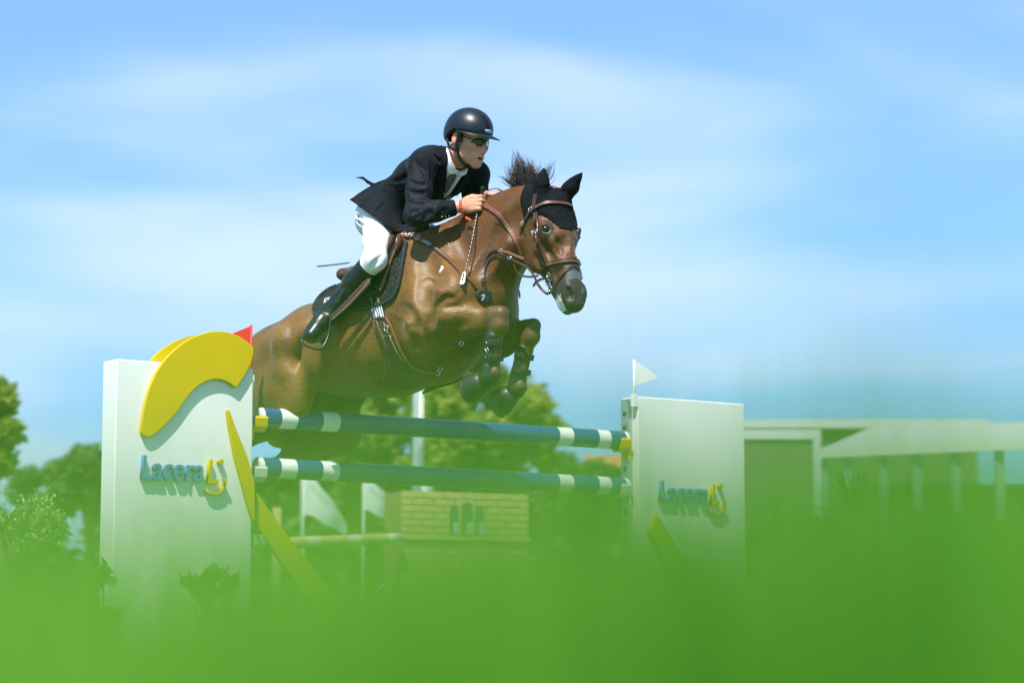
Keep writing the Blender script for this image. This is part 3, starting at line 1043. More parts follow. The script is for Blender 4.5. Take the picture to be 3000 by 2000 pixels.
# metal pole rails on the inner ends of the wings, with holes
def rail(parent, s, sgn):
    c = FL + FE * (s + sgn * .014)
    V, Fc = box_vf(c - FN * .012 + [0, 0, ZW / 2 + .02], FE * .013, FN * .034, (0, 0, ZW / 2 - .03), .003)
    r = part('pole_rail', V, Fc, parent, M['steel'], smooth=False)
    for k in range(20):
        z = ZW - .09 - k * .075
        p = c + FE * sgn * .0138 + np.array([0, 0, z]) - FN * .012
        V, Fc = tube_vf([p, p + FE * sgn * .0016], .014, 12)
        part('hole', V, Fc, r, M['hole'])


rail(wl, sL1, 1)
rail(wr_, sR0, -1)


def cup(parent, s, z, sgn, m, curve=True):
    """pole cup: curved tray plus a hook back to the rail"""
    c = FL + FE * s
    ps = []
    prof = [(-.052, .006), (-.044, -.038), (-.022, -.058), (.0, -.0625), (.022, -.058), (.044, -.038), (.052, .002)] if curve else \
        [(-.05, -.05), (-.02, -.0565), (0, -.058), (.02, -.0565), (.05, -.05)]
    V, Fc = [], []
    for q in (-.034, .034):
        for (a_, b_) in prof: V.append(c + FE * q + FN * a_ + np.array([0, 0, z + b_ - .001]))
        for (a_, b_) in prof: V.append(c + FE * q + FN * a_ * 1.06 + np.array([0, 0, z + b_ - .011]))
    n_ = len(prof)
    for i in range(n_ - 1):
        Fc += [(i, i + 1, 2 * n_ + i + 1, 2 * n_ + i), (n_ + i, 3 * n_ + i, 3 * n_ + i + 1, n_ + i + 1), (i, n_ + i, n_ + i + 1, i + 1), (2 * n_ + i, 2 * n_ + i + 1, 3 * n_ + i + 1, 3 * n_ + i)]
    Fc += [(0, 2 * n_, 3 * n_, n_), (n_ - 1, 2 * n_ - 1, 4 * n_ - 1, 3 * n_ - 1)]
    ps.append((np.array(V), Fc))
    ps.append(box_vf(c - FE * sgn * .040 + [0, 0, z - .075], FE * .010, FN * .03, (0, 0, .036), .003))
    V, Fc = join_vf(*ps)
    o = part('pole_cup', V, Fc, parent, M[m], smooth=False)
    fix(o.data)


pe0, pe1 = 0.022, spos(1858)
for z, ml, mr in ((ZP1, 'yellow_plastic', 'yellow_plastic'), (ZP2, 'cream_plastic', 'cream_plastic')):
    cup(wl, sL1 + .062, z, 1, ml)
    cup(wr_, sR0 - .062, z, -1, mr)
cup(wl, sL1 + .062, ZP2 - .33, 1, 'cream_plastic')
cup(wr_, sR0 - .062, ZP2 - .33, -1, 'cream_plastic')

# pole paint: blue, white bands, scuffed
def pole_mat(name, blue, dirty):
    m = mat(name, blue, 0.28, 0.5, var=0.10, vscale=3.0, rvar=0.10, coat=0.15)
    t = m.node_tree; b = t.nodes['Principled BSDF']
    src = b.inputs['Base Color'].links[0].from_socket
    nn = t.nodes.new('ShaderNodeTexNoise'); nn.inputs['Scale'].default_value = 9; nn.inputs['Detail'].default_value = 8; nn.inputs['Roughness'].default_value = .7
    co = t.nodes.new('ShaderNodeTexCoord'); mpp = t.nodes.new('ShaderNodeMapping')
    mpp.inputs['Rotation'].default_value = (0, 0, -AL); mpp.inputs['Scale'].default_value = (1, 4, 4)
    t.links.new(co.outputs['Object'], mpp.inputs[0]); t.links.new(mpp.outputs[0], nn.inputs[0])
    r = t.nodes.new('ShaderNodeValToRGB'); r.color_ramp.elements[0].position = .60; r.color_ramp.elements[1].position = .68
    r.color_ramp.elements[1].color = (.8, .8, .8, 1)
    t.links.new(nn.outputs['Fac'], r.inputs[0])
    mx = t.nodes.new('ShaderNodeMixRGB'); mx.inputs[2].default_value = (*dirty, 1)
    t.links.new(r.outputs[0], mx.inputs[0]); t.links.new(src, mx.inputs[1]); t.links.new(mx.outputs[0], b.inputs['Base Color'])
    return m


M['pole_blue'] = pole_mat('pole_blue', (0.005, 0.058, 0.20), (.14, .18, .20))
M['pole_white'] = pole_mat('pole_white', (0.78, 0.78, 0.74), (.45, .45, .38))
M['pole_end'] = mat('pole_end', (.62, .58, .54), .6, .3, var=.2, vscale=25)


def jpole(z, zr, label):
    a, b = FL + FE * pe0 + [0, 0, z], FL + FE * (sR0 - .034) + [0, 0, zr]
    Lp = np.linalg.norm(b - a)
    ax_ = unit(b - a)
    cen = (a + b) / 2
    t = thing('fence_pole', label, 'fence pole', cen - [0, 0, .05], 'poles of the fence being jumped')
    # band limits measured along the pole
    def sp(u, nof=.05): return spos(u, nof, 1300) - pe0
    cuts = [0, .0001] + [sp(u) for u in (827, 874, 949, 998)] + [sp(u) for u in (1642, 1683, 1758, 1793)] + [Lp]
    cols = ['pole_white', 'pole_blue', 'pole_white', 'pole_blue', 'pole_white', 'pole_blue', 'pole_white', 'pole_blue', 'pole_white', 'pole_blue']
    cuts[1] = .022
    cuts.insert(-1, Lp - .022); cols.append('pole_white')
    for i, cname in enumerate(cols):
        p0, p1 = a + ax_ * cuts[i], a + ax_ * cuts[i + 1]
        V, Fc = tube_vf([p0, p1], .0495 + (.0004 if 'white' in cname else 0), 40, cap=False)
        part('band', V, Fc, t, M[cname])
    for p, s in ((a, -1), (b, 1)):
        V, Fc = tube_vf([p, p + ax_ * s * .004], [.0485, .044], 32)
        part('end_cap', V, Fc, t, M['pole_end'], smooth=False)


jpole(ZP1, ZP1 - .008, 'upper blue and white striped pole resting in yellow cups')
jpole(ZP2, ZP2 - .012, 'lower blue and white striped pole resting in cream cups')


# flags on the wings
def wflag(name, label, s, zt, zb, tri, m, clip_n):
    c = FL + FE * s
    t = thing(name, label, 'flag', c + FN * clip_n + [0, 0, zb])
    V, Fc = tube_vf([c + FN * clip_n + [0, 0, zb], c + FN * clip_n + [0, 0, zt]], .0062, 10)
    part('staff', V, Fc, t, M[m])
    P = [c + FN * clip_n + FE * x + [0, 0, z] for x, z in tri]
    V, Fc = plate_vf([p + FN * .0025 for p in P], -FN * .005)
    o = part('pennant', V, Fc, t, M[m], smooth=False); fix(o.data)
    V, Fc = box_vf(c + FN * clip_n + [0, 0, zb + .035], FE * .016, FN * .013, (0, 0, .034), .003)
    part('clip', V, Fc, t, M['white_paint'], smooth=False)


sf = spos(737.5, 0.0)
zt = fpx(737, 950, 0)[2]
z1_ = fpx(737, 985, 0)[2]
wflag('red_flag', 'red triangular pennant on a red staff above the yellow arc', sf, zt, ZW - .09, [(0.0, zt - .004), (0.0, zt - .115), (-.108, zt - .060), (-.108, zt - .052)], 'red_flag', -.02)
sf = spos(1862, WT)
zt = fpx(1862, 1053, WT)[2]
h2 = lambda v: fpx(1890, v, WT)[2]
s2 = lambda u: spos(u, WT) - sf
wflag('white_flag', 'white triangular pennant on a white staff above the blank panel', sf + .002, zt, ZW - .06,
      [(.004, h2(1057)), (s2(1924), h2(1093)), (s2(1929), h2(1098)), (s2(1927), h2(1105)), (.004, h2(1130))], 'white_flag', WT - .012)

# ------------------------------------------------------------------ horse, built in its own frame: a forward, l to its right, z up
HB = math.radians(40.0)
HH = np.array([math.cos(HB), -math.sin(HB), 0])
HR = np.array([-math.sin(HB), -math.cos(HB), 0])
HO = at_y(1225, 672, 12.4)
HO0 = HO * [1, 1, 0]


def L(u, v, lat=0.0):
    """pixel -> point of the horse frame on the vertical plane at lateral distance lat"""
    d = ray(u, v)
    t = (lat - np.dot(EYE - HO0, HR)) / np.dot(d, HR)
    q = EYE + d * t - HO0
    return np.array([q @ HH, q @ HR, q[2]])


def toW(P):
    P = np.atleast_2d(np.asarray(P, float))
    return HO0 + P[:, :1] * HH + P[:, 1:2] * HR + P[:, 2:3] * np.array([0, 0, 1.0])


LEYE = np.array([(EYE - HO0) @ HH, (EYE - HO0) @ HR, EYE[2]])


def Lray(u, v):
    d = ray(u, v)
    return np.array([d @ HH, d @ HR, d[2]])


def hits(field, pts, off=0.0):
    """pixels -> points on the visible surface of a field (horse frame)"""
    D_ = np.array([Lray(*p) for p in pts])
    return field.hit(LEYE, D_, off, 9.0, 16.0)


LAT = np.array([0, 1.0, 0])


def mir(p):
    return np.asarray(p, float) * [1, -1, 1]


def build_horse_field(h):
    f = Field((-1.75, -.50, .80), (1.20, .50, 2.62), h)
    A = np.array
    # barrel: (a, z, half height, half width)
    T = [(.40, 1.99, .19, .16), (.24, 1.975, .29, .22), (.04, 1.925, .355, .265), (-.20, 1.845, .325, .285), (-.43, 1.79, .250, .285),
         (-.64, 1.79, .218, .25), (-.86, 1.705, .215, .24), (-1.02, 1.565, .17, .19)]
    f.chain([(A([a, 0, z]), hh, hw / hh) for a, z, hh, hw in T], .06, LAT)
    # withers ridge
    f.seg((-.22, 0, 2.12), (.06, 0, 2.235), .05, .055, .10)
    f.seg((.06, 0, 2.235), (.22, 0, 2.24), .055, .05, .08)
    # croup
    for s in (1, -1):
        f.ell((-.81, .115 * s, 1.755), (.23, .14, .150), k=.06)
        f.seg((-.66, .19 * s, 1.83), (-.70, .20 * s, 1.81), .055, .055, .10)
        f.ell((-1.03, .12 * s, 1.50), (.15, .11, .17), k=.06)
    f.seg((-1.06, 0, 1.63), (-1.18, 0, 1.56), .05, .035, .06)          # dock

    def hind(s, hip, sti, hock, fet, toe):
        hip, sti, hock, fet, toe = [A(x, float) * [1, s, 1] for x in (hip, sti, hock, fet, toe)]
        f.seg(hip, sti + [-.05, 0, .06], .19, .135, .06, LAT, .62, .62)
        f.seg(sti + [-.05, 0, .06], sti, .135, .105, .05, LAT, .66, .66)
        f.seg(hip + [-.12, 0, -.08], (hip + hock) / 2 + [-.09, 0, .0], .13, .075, .06, LAT, .7, .7)
        m = sti * .55 + hock * .45
        f.seg(sti, m, .105, .078, .05, LAT, .72, .72)
        f.seg(m, hock, .078, .052, .04, LAT, .7, .75)
        d = unit(hock - sti); c = unit(fet - hock)
        pt = hock + d * .055 + A([0, 0, .035])
        f.seg(m + A([-.03, 0, .05]), pt, .026, .026, .035)              # tendon of the hock
        f.seg(hock, hock + c * .08, .05, .036, .03)
        f.seg(hock + c * .06, fet, .034, .03, .03)
        f.seg(hock + c * .07 + [0, 0, .022], fet + [0, 0, .02], .018, .018, .015)
        f.ell(fet, (.043, .04, .043), k=.03)
        f.seg(fet, toe, .034, .034, .025)
    hind(1, (-.93, .15, 1.61), (-.665, .215, 1.50), (-1.10, .185, 1.30), (-1.40, .17, 1.12), (-1.46, .17, 1.03))
    hind(-1, (-.93, .15, 1.60), (-.70, .195, 1.385), (-1.13, .17, 1.205), (-1.43, .16, 1.02), (-1.50, .16, .94))
    # flank folds
    for s in (1, -1):
        f.seg((-.60, .20 * s, 1.56), (-.46, .21 * s, 1.66), .035, .05, .09)

    # shoulders and chest
    for s in (1, -1):
        f.seg((.03, .10 * s, 2.17), (.36, .155 * s, 1.90), .12, .105, .08, LAT, .62, .85)
        f.ell((.14, .165 * s, 1.90), (.16, .085, .19), k=.07)
        f.seg((.36, .15 * s, 1.92), (.24, .185 * s, 1.76), .105, .095, .06)
        f.ell((.415, .085 * s, 1.90), (.115, .085, .13), k=.05)
    f.seg((.42, 0, 1.87), (.18, 0, 1.70), .095, .12, .07)

    def fore(s, elb, knee, fet, hoof, kr=.046):
        e, kn, ft, hf = [A(x, float) for x in (elb, knee, fet, hoof)]
        up = unit(kn - e); dn = unit(ft - kn); out = A([0, s, 0.0])
        m = e * .5 + kn * .5
        top = unit(np.cross(np.cross(up, [0, 0, 1]), up))
        f.seg(e, m + top * .008, .098, .076, .05, LAT, .82, .8)
        f.seg(m + top * .008, kn - up * .05, .074, .044, .04, LAT, .8, .9)
        f.seg(e + top * .045 + up * .04, m + top * .055 + up * .03, .05, .038, .04, LAT, .8, .8)    # extensor
        f.seg(e - top * .05 + up * .05, m - top * .045, .05, .032, .035, LAT, .8, .8)               # flexors
        f.seg(m - top * .05, kn - up * .03 - top * .03, .028, .018, .03)
        # knee: blocky, knob at the front
        f.seg(kn - up * .025 + top * .006, kn + dn * .04 + up * .010, kr, kr * .93, .025)
        f.ell(kn + up * .022 + top * .012, (.030, .036, .032), k=.03)
        f.ell(kn + dn * .045 + up * .018, (.026, .034, .026), k=.025)
        f.ell(kn - up * .03 + dn * .035, (.022, .022, .028), k=.025)
        f.seg(kn + dn * .05, ft - dn * .05, .030, .025, .03)
        bk = unit(-(up - dn * np.dot(up, dn)))
        f.seg(kn + dn * .06 + bk * .024, ft + bk * .018, .017, .018, .014)
        f.ell(ft, (.033, .032, .034), k=.02)
        f.ell(ft + bk * .020 + dn * .008, (.022, .026, .024), k=.02)
        f.seg(ft, hf, .030, .034, .025)
    fore(1, L(1252, 968, .195), L(1461, 926, .155), L(1448, 1092, .145), L(1404, 1122, .14))
    fore(-1, L(1398, 1020, -.20), L(1557, 962, -.155), L(1522, 1133, -.145), L(1488, 1160, -.14), .045)
    # far upper arm, hanging below the chest
    f.seg((.32, -.17, 1.86), L(1398, 1020, -.20), .11, .10, .06)

    # neck
    NK = [(.20, 2.06, .25, .155), (.34, 2.135, .215, .12), (.47, 2.205, .185, .095), (.59, 2.262, .155, .083), (.69, 2.302, .128, .078), (.755, 2.315, .110, .072)]
    f.chain([(A([a, 0, z]), hh, hw / hh) for a, z, hh, hw in NK], .05, LAT)
    cr = [L(1400, 612), L(1440, 596), L(1480, 579), L(1515, 566), L(1550, 560), L(1585, 562)]
    for p, q in zip(cr, cr[1:]):
        f.seg(p + [0, 0, -.03], q + [0, 0, -.03], .028, .028, .06)
    for s in (1, -1):
        f.seg((.66, .05 * s, 2.20), (.40, .10 * s, 1.97), .045, .07, .06)      # brachiocephalic
    f.seg((.66, 0, 2.17), (.46, 0, 2.01), .045, .06, .05)                        # windpipe

    # head, in its own frame turned a little further towards the lens
    hp = L(1627, 566, 0.0)
    yw = math.radians(13); fa = math.radians(20.5)
    hf_ = A([math.cos(yw), math.sin(yw), 0]); e3 = A([-math.sin(yw), math.cos(yw), 0])
    e1 = math.sin(fa) * hf_ - math.cos(fa) * A([0, 0, 1]); e2 = math.cos(fa) * hf_ + math.sin(fa) * A([0, 0, 1])
    AX = A([e1, e2, e3])

    def Q(t, d, w=0.0): return hp + e1 * t + e2 * d + e3 * w
    f.ell(Q(.07, -.075), (.115, .085, .080), AX, .04)
    f.ell(Q(.03, -.14), (.10, .10, .078), AX, .06)
    f.seg(Q(.06, -.045), Q(.22, -.040), .052, .055, .03, e3, 1.35, 1.55)
    f.seg(Q(.22, -.050), Q(.35, -.052), .055, .048, .03, e3, 1.5, 1.05)
    f.seg(Q(.35, -.052), Q(.475, -.052), .048, .046, .03, e3, 1.05, 1.0)
    f.seg(Q(.25, -.10), Q(.46, -.085), .075, .055, .04, e3, .88, .9)
    for s in (1, -1):
        f.ell(Q(.195, -.165, .048 * s), (.135, .118, .040), AX, .03)             # jowl
        f.seg(Q(.11, -.075, .075 * s), Q(.17, -.035, .090 * s), .020, .020, .03)   # brow arch
        f.ell(Q(.195, -.048, .083 * s), (.040, .034, .026), AX, .025)            # orbit
        f.seg(Q(.235, -.090, .083 * s), Q(.37, -.080, .060 * s), .014, .008, .025)  # facial crest
        f.ell(Q(.500, -.034, .040 * s), (.046, .032, .022), AX, .02)             # nostril wing
        f.ell(Q(.535, -.060, .032 * s), (.040, .038, .022), AX, .02)
        f.seg(Q(.30, -.052, .085 * s), Q(.42, -.058, .080 * s), .018, .018, .04, op='sub')
    f.seg(Q(.29, -.165), Q(.42, -.135), .06, .042, .035, e3, .8, .8)
    f.seg(Q(.42, -.135), Q(.51, -.118), .042, .038, .03, e3, .85, .9)
    f.ell(Q(.505, -.066), (.072, .052, .047), AX, .03)
    f.ell(Q(.565, -.060), (.032, .040, .038), AX, .02)
    f.ell(Q(.553, -.112), (.030, .028, .033), AX, .014)
    f.ell(Q(.525, -.126), (.030, .028, .028), AX, .02)
    for s in (1, -1):
        f.seg(Q(.548, -.092, .060 * s), Q(.505, -.096, .058 * s), .006, .003, .008, op='sub')   # lips
    # ears
    ears = []
    for s in (1, -1):
        b0 = Q(.015, -.045, .066 * s)
        tip = hits_plane((1594, 492) if s > 0 else (1706, 506), .06 * s)
        ears.append((b0, tip))
        f.seg(b0, (b0 + tip) / 2, .028, .026, .02)
        f.seg((b0 + tip) / 2, tip - unit(tip - b0) * .02, .026, .008, .02)
    return f, Q, AX, ears


def hits_plane(px, lat):
    return L(px[0], px[1], lat)


HF, HQ, HAX, EARS = build_horse_field(0.0068)
def carve(f, px, r, depth, k=.02, add=False, both=True):
    """shallow groove (or ridge) drawn along pixels of the near side, mirrored to the far side"""
    P, ok = hits(f, [tuple(p) for p in spline(px, 4)])
    Nn = f.normal(P, .02)
    Cn = P + Nn * (r - depth) if not add else P - Nn * (r - depth)
    rr = np.interp(np.linspace(0, 1, len(P)), [0, .25, .75, 1], [r * .45, r, r, r * .45])
    for i in range(len(P) - 1):
        if not (ok[i] and ok[i + 1]) or np.linalg.norm(P[i + 1] - P[i]) > .12:
            continue
        f.seg(Cn[i], Cn[i + 1], rr[i], rr[i + 1], k, op='add' if add else 'sub')
        if both:
            f.seg(mir(Cn[i]), mir(Cn[i + 1]), rr[i], rr[i + 1], k, op='add' if add else 'sub')


def P4(x, y): return (850 + x / 3.484, 650 + y / 3.484)
def P5(x, y): return (1150 + x / 3.92, 850 + y / 3.92)
def P3(x, y): return (1350 + x / 5.2275, 700 + y / 5.2275)
def P2(x, y): return (1350 + x / 4.6125, 420 + y / 4.6125)


carve(HF, [(1280, 852), (1310, 866), (1345, 874)], .055, .010, .05, add=True, both=False)
carve(HF, [(1268, 935), (1300, 942), (1335, 935)], .05, .014, .04, add=True, both=False)
# bulges first, then the creases between the muscles
carve(HF, [(1290, 790), (1330, 815), (1365, 850)], .08, .008, .06, add=True, both=False)                     # point of the shoulder
carve(HF, [(1225, 850), (1228, 910), (1238, 960)], .08, .012, .06, add=True)                     # triceps
carve(HF, [P5(480, 300), P5(700, 270), P5(1000, 230)], .035, .008, .03, add=True, both=False)    # extensor of the forearm
carve(HF, [P5(110, 190), P5(190, 270), P5(250, 400), P5(270, 520)], .028, .011, .03)             # behind the triceps
carve(HF, [P5(260, 540), P5(290, 620), P5(330, 690)], .024, .009, .03)
carve(HF, [P5(480, 250), P5(455, 330), P5(450, 430)], .016, .007, .02)
carve(HF, [(1262, 800), (1248, 845), (1250, 890)], .045, .005, .04)
carve(HF, [(1478, 640), (1455, 700), (1425, 760), (1405, 800)], .030, .012, .04)                 # jugular groove
carve(HF, [(1520, 600), (1505, 650), (1500, 690)], .03, .008, .04)
carve(HF, [(1330, 640), (1345, 700), (1372, 760)], .035, .007, .04)
carve(HF, [(1240, 740), (1262, 790), (1300, 830)], .045, .004, .05)
carve(HF, [(880, 985), (868, 1040), (866, 1075)], .025, .012, .03)                               # flank line
carve(HF, [(905, 930), (880, 990), (870, 1050)], .03, .007, .03, add=True)
carve(HF, [(820, 960), (830, 1040), (850, 1120)], .05, .010, .05, add=True)
carve(HF, [P3(1120, 240), P3(1180, 330), P3(1230, 420)], .02, .006, .02)                         # under the cheek
carve(HF, [P2(1290, 1300), P2(1330, 1400), P2(1350, 1500)], .015, .005, .015)
for q in range(3):                                                                               # skin wrinkles above the forearm
    carve(HF, [P5(500 + 30 * q, 190 - 34 * q), P5(570 + 15 * q, 140 - 30 * q), P5(650, 120 - 26 * q), P5(720, 118 - 22 * q)], .010, .0028, .010, both=False)
carve(HF, [P2(1235, 1240), P2(1245, 1330), P2(1270, 1430), P2(1300, 1540)], .012, .0045, .012, add=True, both=False)   # facial crest and veins
carve(HF, [P2(1300, 1250), P2(1320, 1330), P2(1345, 1420), P2(1350, 1520)], .010, .0035, .010, both=False)
carve(HF, [P2(1470, 1260), P2(1485, 1380), P2(1500, 1500)], .014, .004, .014, add=True, both=False)
carve(HF, [P2(1395, 1230), P2(1410, 1330), P2(1425, 1450)], .012, .004, .012, both=False)
carve(HF, [P2(1120, 1300), P2(1150, 1400), P2(1195, 1500)], .012, .004, .012, both=False)
carve(HF, [P3(1400, 440), P3(1480, 470), P3(1540, 460)], .008, .003, .008, both=False)
carve(HF, [P3(1420, 520), P3(1470, 580), P3(1500, 660)], .010, .003, .010, both=False)
# veins and folds
for px in ([P4(1000, 900), P4(1090, 960), P4(1190, 1010), P4(1240, 1100)], [P4(1180, 900), P4(1230, 990), P4(1255, 1060)], [P4(1330, 600), P4(1420, 560), P4(1500, 600), P4(1580, 580)],
           [P4(1400, 700), P4(1470, 690), P4(1560, 720)], [P5(430, 560), P5(600, 540), P5(760, 480), P5(900, 420)], [P4(620, 1080), P4(700, 1050), P4(780, 1000)]):
    carve(HF, px, .0060, .0026, .007, add=True, both=False)
for px in ([(1520, 770), (1505, 800), (1495, 830)], [P4(1440, 600), P4(1480, 640), P4(1490, 700)], [(1300, 905), (1330, 898), (1360, 900)]):
    carve(HF, px, .010, .004, .010, both=False)
# eye and nostril
EYEP = hits(HF, [(1599, 670)], 0.0)[0][0]
EYEN = HF.normal(EYEP[None], .02)[0]


def hmir(p):
    p = np.asarray(p, float)
    return p - 2 * np.dot(p - HQ(0, 0), HAX[2]) * HAX[2]


for mm, mv in ((lambda x: x, 1), (hmir, -1)):
    pa_, pb_ = hits(HF, [P3(1640, 775), P3(1672, 868)], 0.0)[0]
    na = HF.normal(np.array([pa_, pb_]), .015)
    HF.seg(mm(pa_ - na[0] * .004), mm(pb_ - na[1] * .004), .0165, .0225, .006, op='sub')
    for i_ in range(1):
        pr = hits(HF, [P3(1722, 735), P3(1745, 800), P3(1735, 880), P3(1700, 925)], 0.0)[0]
        nr_ = HF.normal(pr, .015)
        pr = pr - nr_ * .004
        for q in range(3): HF.seg(mm(pr[q]), mm(pr[q + 1]), .0060, .0060, .010)
    HF.ell(mm(EYEP + EYEN * .006), (.022, .0195, .020), HAX, .006, op='sub')
    lid = hits(HF, [P2(1085, 1135), P2(1110, 1105), P2(1150, 1095), P2(1195, 1115), P2(1220, 1150)], 0.0)[0]
    ln_ = HF.normal(lid, .015)
    lid = lid + ln_ * .002
    for q in range(4): HF.seg(mm(lid[q]), mm(lid[q + 1]), .0052, .0052, .005)
    lo_ = hits(HF, [P2(1088, 1175), P2(1120, 1210), P2(1160, 1222), P2(1205, 1205), P2(1228, 1170)], 0.0)[0]
    for q in range(4): HF.seg(mm(lo_[q]), mm(lo_[q + 1]), .0036, .0036, .005)
    lo_ = hits(HF, [P2(1110, 1240), P2(1155, 1255), P2(1210, 1240)], 0.003)[0]
    for q in range(2): HF.seg(mm(lo_[q]), mm(lo_[q + 1]), .004, .004, .005, op='sub')
HV, HFc = HF.surface(smooth=2)

M['eye'] = mat('horse_eye', (.006, .004, .003), .12, .5)
M['hoof'] = mat('hoof_horn', (.055, .048, .042), .45, .4, var=.3, vscale=30, bump=.3, bscale=80)
M['mane'] = mat('mane_hair', (.030, .020, .017), .42, .45, var=.4, vscale=60)


def horse_material():
    m = bpy.data.materials.new('bay_coat'); m.use_nodes = True
    t = m.node_tree; b = t.nodes['Principled BSDF']; nd = t.nodes.new; lk = t.links.new
    at = nd('ShaderNodeAttribute'); at.attribute_name = 'coat'          # x: dark points, y: ruddy, z: foam
    sp = nd('ShaderNodeSeparateXYZ'); lk(at.outputs['Vector'], sp.inputs[0])
    co = nd('ShaderNodeTexCoord')
    n1 = nd('ShaderNodeTexNoise'); n1.inputs['Scale'].default_value = 5.5; n1.inputs['Detail'].default_value = 6; n1.inputs['Roughness'].default_value = .62
    lk(co.outputs['Object'], n1.inputs[0])
    mp_ = nd('ShaderNodeMapping'); mp_.inputs['Rotation'].default_value = (0, .3, HB); mp_.inputs['Scale'].default_value = (22, 95, 95)
    lk(co.outputs['Object'], mp_.inputs[0])
    n2 = nd('ShaderNodeTexNoise'); n2.inputs['Scale'].default_value = 1.0; n2.inputs['Detail'].default_value = 4
    lk(mp_.outputs[0], n2.inputs[0])
    r1 = nd('ShaderNodeValToRGB'); e = r1.color_ramp.elements
    e[0].position = .30; e[0].color = (.100, .044, .0095, 1); e[1].position = .72; e[1].color = (.225, .108, .023, 1)
    lk(n1.outputs['Fac'], r1.inputs[0])
    hm = nd('ShaderNodeMixRGB'); hm.blend_type = 'MULTIPLY'; hm.inputs[0].default_value = .6
    lk(r1.outputs[0], hm.inputs[1])
    r2 = nd('ShaderNodeValToRGB'); r2.color_ramp.elements[0].position = .3; r2.color_ramp.elements[0].color = (.5, .45, .4, 1); r2.color_ramp.elements[1].position = .65
    lk(n2.outputs['Fac'], r2.inputs[0]); lk(r2.outputs[0], hm.inputs[2])
    rud = nd('ShaderNodeMixRGB'); rud.inputs[2].default_value = (.085, .028, .0075, 1)
    lk(sp.outputs['Y'], rud.inputs[0]); lk(hm.outputs[0], rud.inputs[1])
    drk = nd('ShaderNodeMixRGB'); drk.inputs[2].default_value = (.024, .019, .018, 1)
    lk(sp.outputs['X'], drk.inputs[0]); lk(rud.outputs[0], drk.inputs[1])
    fm = nd('ShaderNodeMath'); fm.operation = 'MULTIPLY_ADD'; fm.inputs[1].default_value = 2.2; fm.inputs[2].default_value = -1.1
    n3 = nd('ShaderNodeTexNoise'); n3.inputs['Scale'].default_value = 55; n3.inputs['Detail'].default_value = 5
    lk(co.outputs['Object'], n3.inputs[0]); lk(n3.outputs['Fac'], fm.inputs[0])
    ad = nd('ShaderNodeMath'); ad.operation = 'ADD'; lk(fm.outputs[0], ad.inputs[0]); lk(sp.outputs['Z'], ad.inputs[1])
    st_ = nd('ShaderNodeMapRange'); st_.inputs[1].default_value = .55; st_.inputs[2].default_value = .68; lk(ad.outputs[0], st_.inputs[0])
    foam = nd('ShaderNodeMixRGB'); foam.inputs[2].default_value = (.72, .73, .68, 1)
    lk(st_.outputs[0], foam.inputs[0]); lk(drk.outputs[0], foam.inputs[1])
    lk(foam.outputs[0], b.inputs['Base Color'])
    mr = nd('ShaderNodeMapRange'); mr.inputs[3].default_value = .42; mr.inputs[4].default_value = .58
    lk(n1.outputs['Fac'], mr.inputs[0]); lk(mr.outputs[0], b.inputs['Roughness'])
    b.inputs['Specular IOR Level'].default_value = .38
    b.inputs['Sheen Weight'].default_value = .12
    b.inputs['Sheen Roughness'].default_value = .35
    bp_ = nd('ShaderNodeBump'); bp_.inputs['Strength'].default_value = .45; bp_.inputs['Distance'].default_value = .005
    n4 = nd('ShaderNodeTexNoise'); n4.inputs['Scale'].default_value = 17; n4.inputs['Detail'].default_value = 5; n4.inputs['Distortion'].default_value = .8
    lk(co.outputs['Object'], n4.inputs[0]); lk(n4.outputs['Fac'], bp_.inputs['Height'])
    b2 = nd('ShaderNodeBump'); b2.inputs['Strength'].default_value = .8; b2.inputs['Distance'].default_value = .0030
    lk(n2.outputs['Fac'], b2.inputs['Height']); lk(bp_.outputs[0], b2.inputs['Normal'])
    lk(b2.outputs[0], b.inputs['Normal'])
    return m


M['coat'] = horse_material()


def smst(x, a, b):
    t = np.clip((x - a) / (b - a), 0, 1)
    return t * t * (3 - 2 * t)


def set_attr(o, name, arr):
    at = o.data.attributes.new(name, 'FLOAT_VECTOR', 'POINT')
    at.data.foreach_set('vector', np.asarray(arr, np.float32).ravel())


hb = toW([[-.1, 0, 1.0]])[0] * [1, 1, 0]
horse = thing('horse', 'bay horse in mid-jump over the blue poles with forelegs tucked', 'horse', hb)
body = part('body', toW(HV)[:, :], HFc[:, ::-1] if False else HFc, horse, M['coat'])
hq0 = HQ(0, 0)
rel = HV - hq0
ht, hd, hw_ = rel @ HAX[0], rel @ HAX[1], rel @ HAX[2]
inhead = (HV[:, 0] > .72) & (HV[:, 2] > 1.7)
dark = np.where(inhead, smst(ht, .36, .47) * .96, 0)
eye_d = np.minimum(np.linalg.norm(HV - EYEP, axis=1), np.linalg.norm(HV - hmir(EYEP), axis=1))
dark = np.maximum(dark, np.where(inhead, np.maximum(.55 * (1 - smst(eye_d, .03, .065)), .92 * (1 - smst(eye_d, .022, .036))), 0))
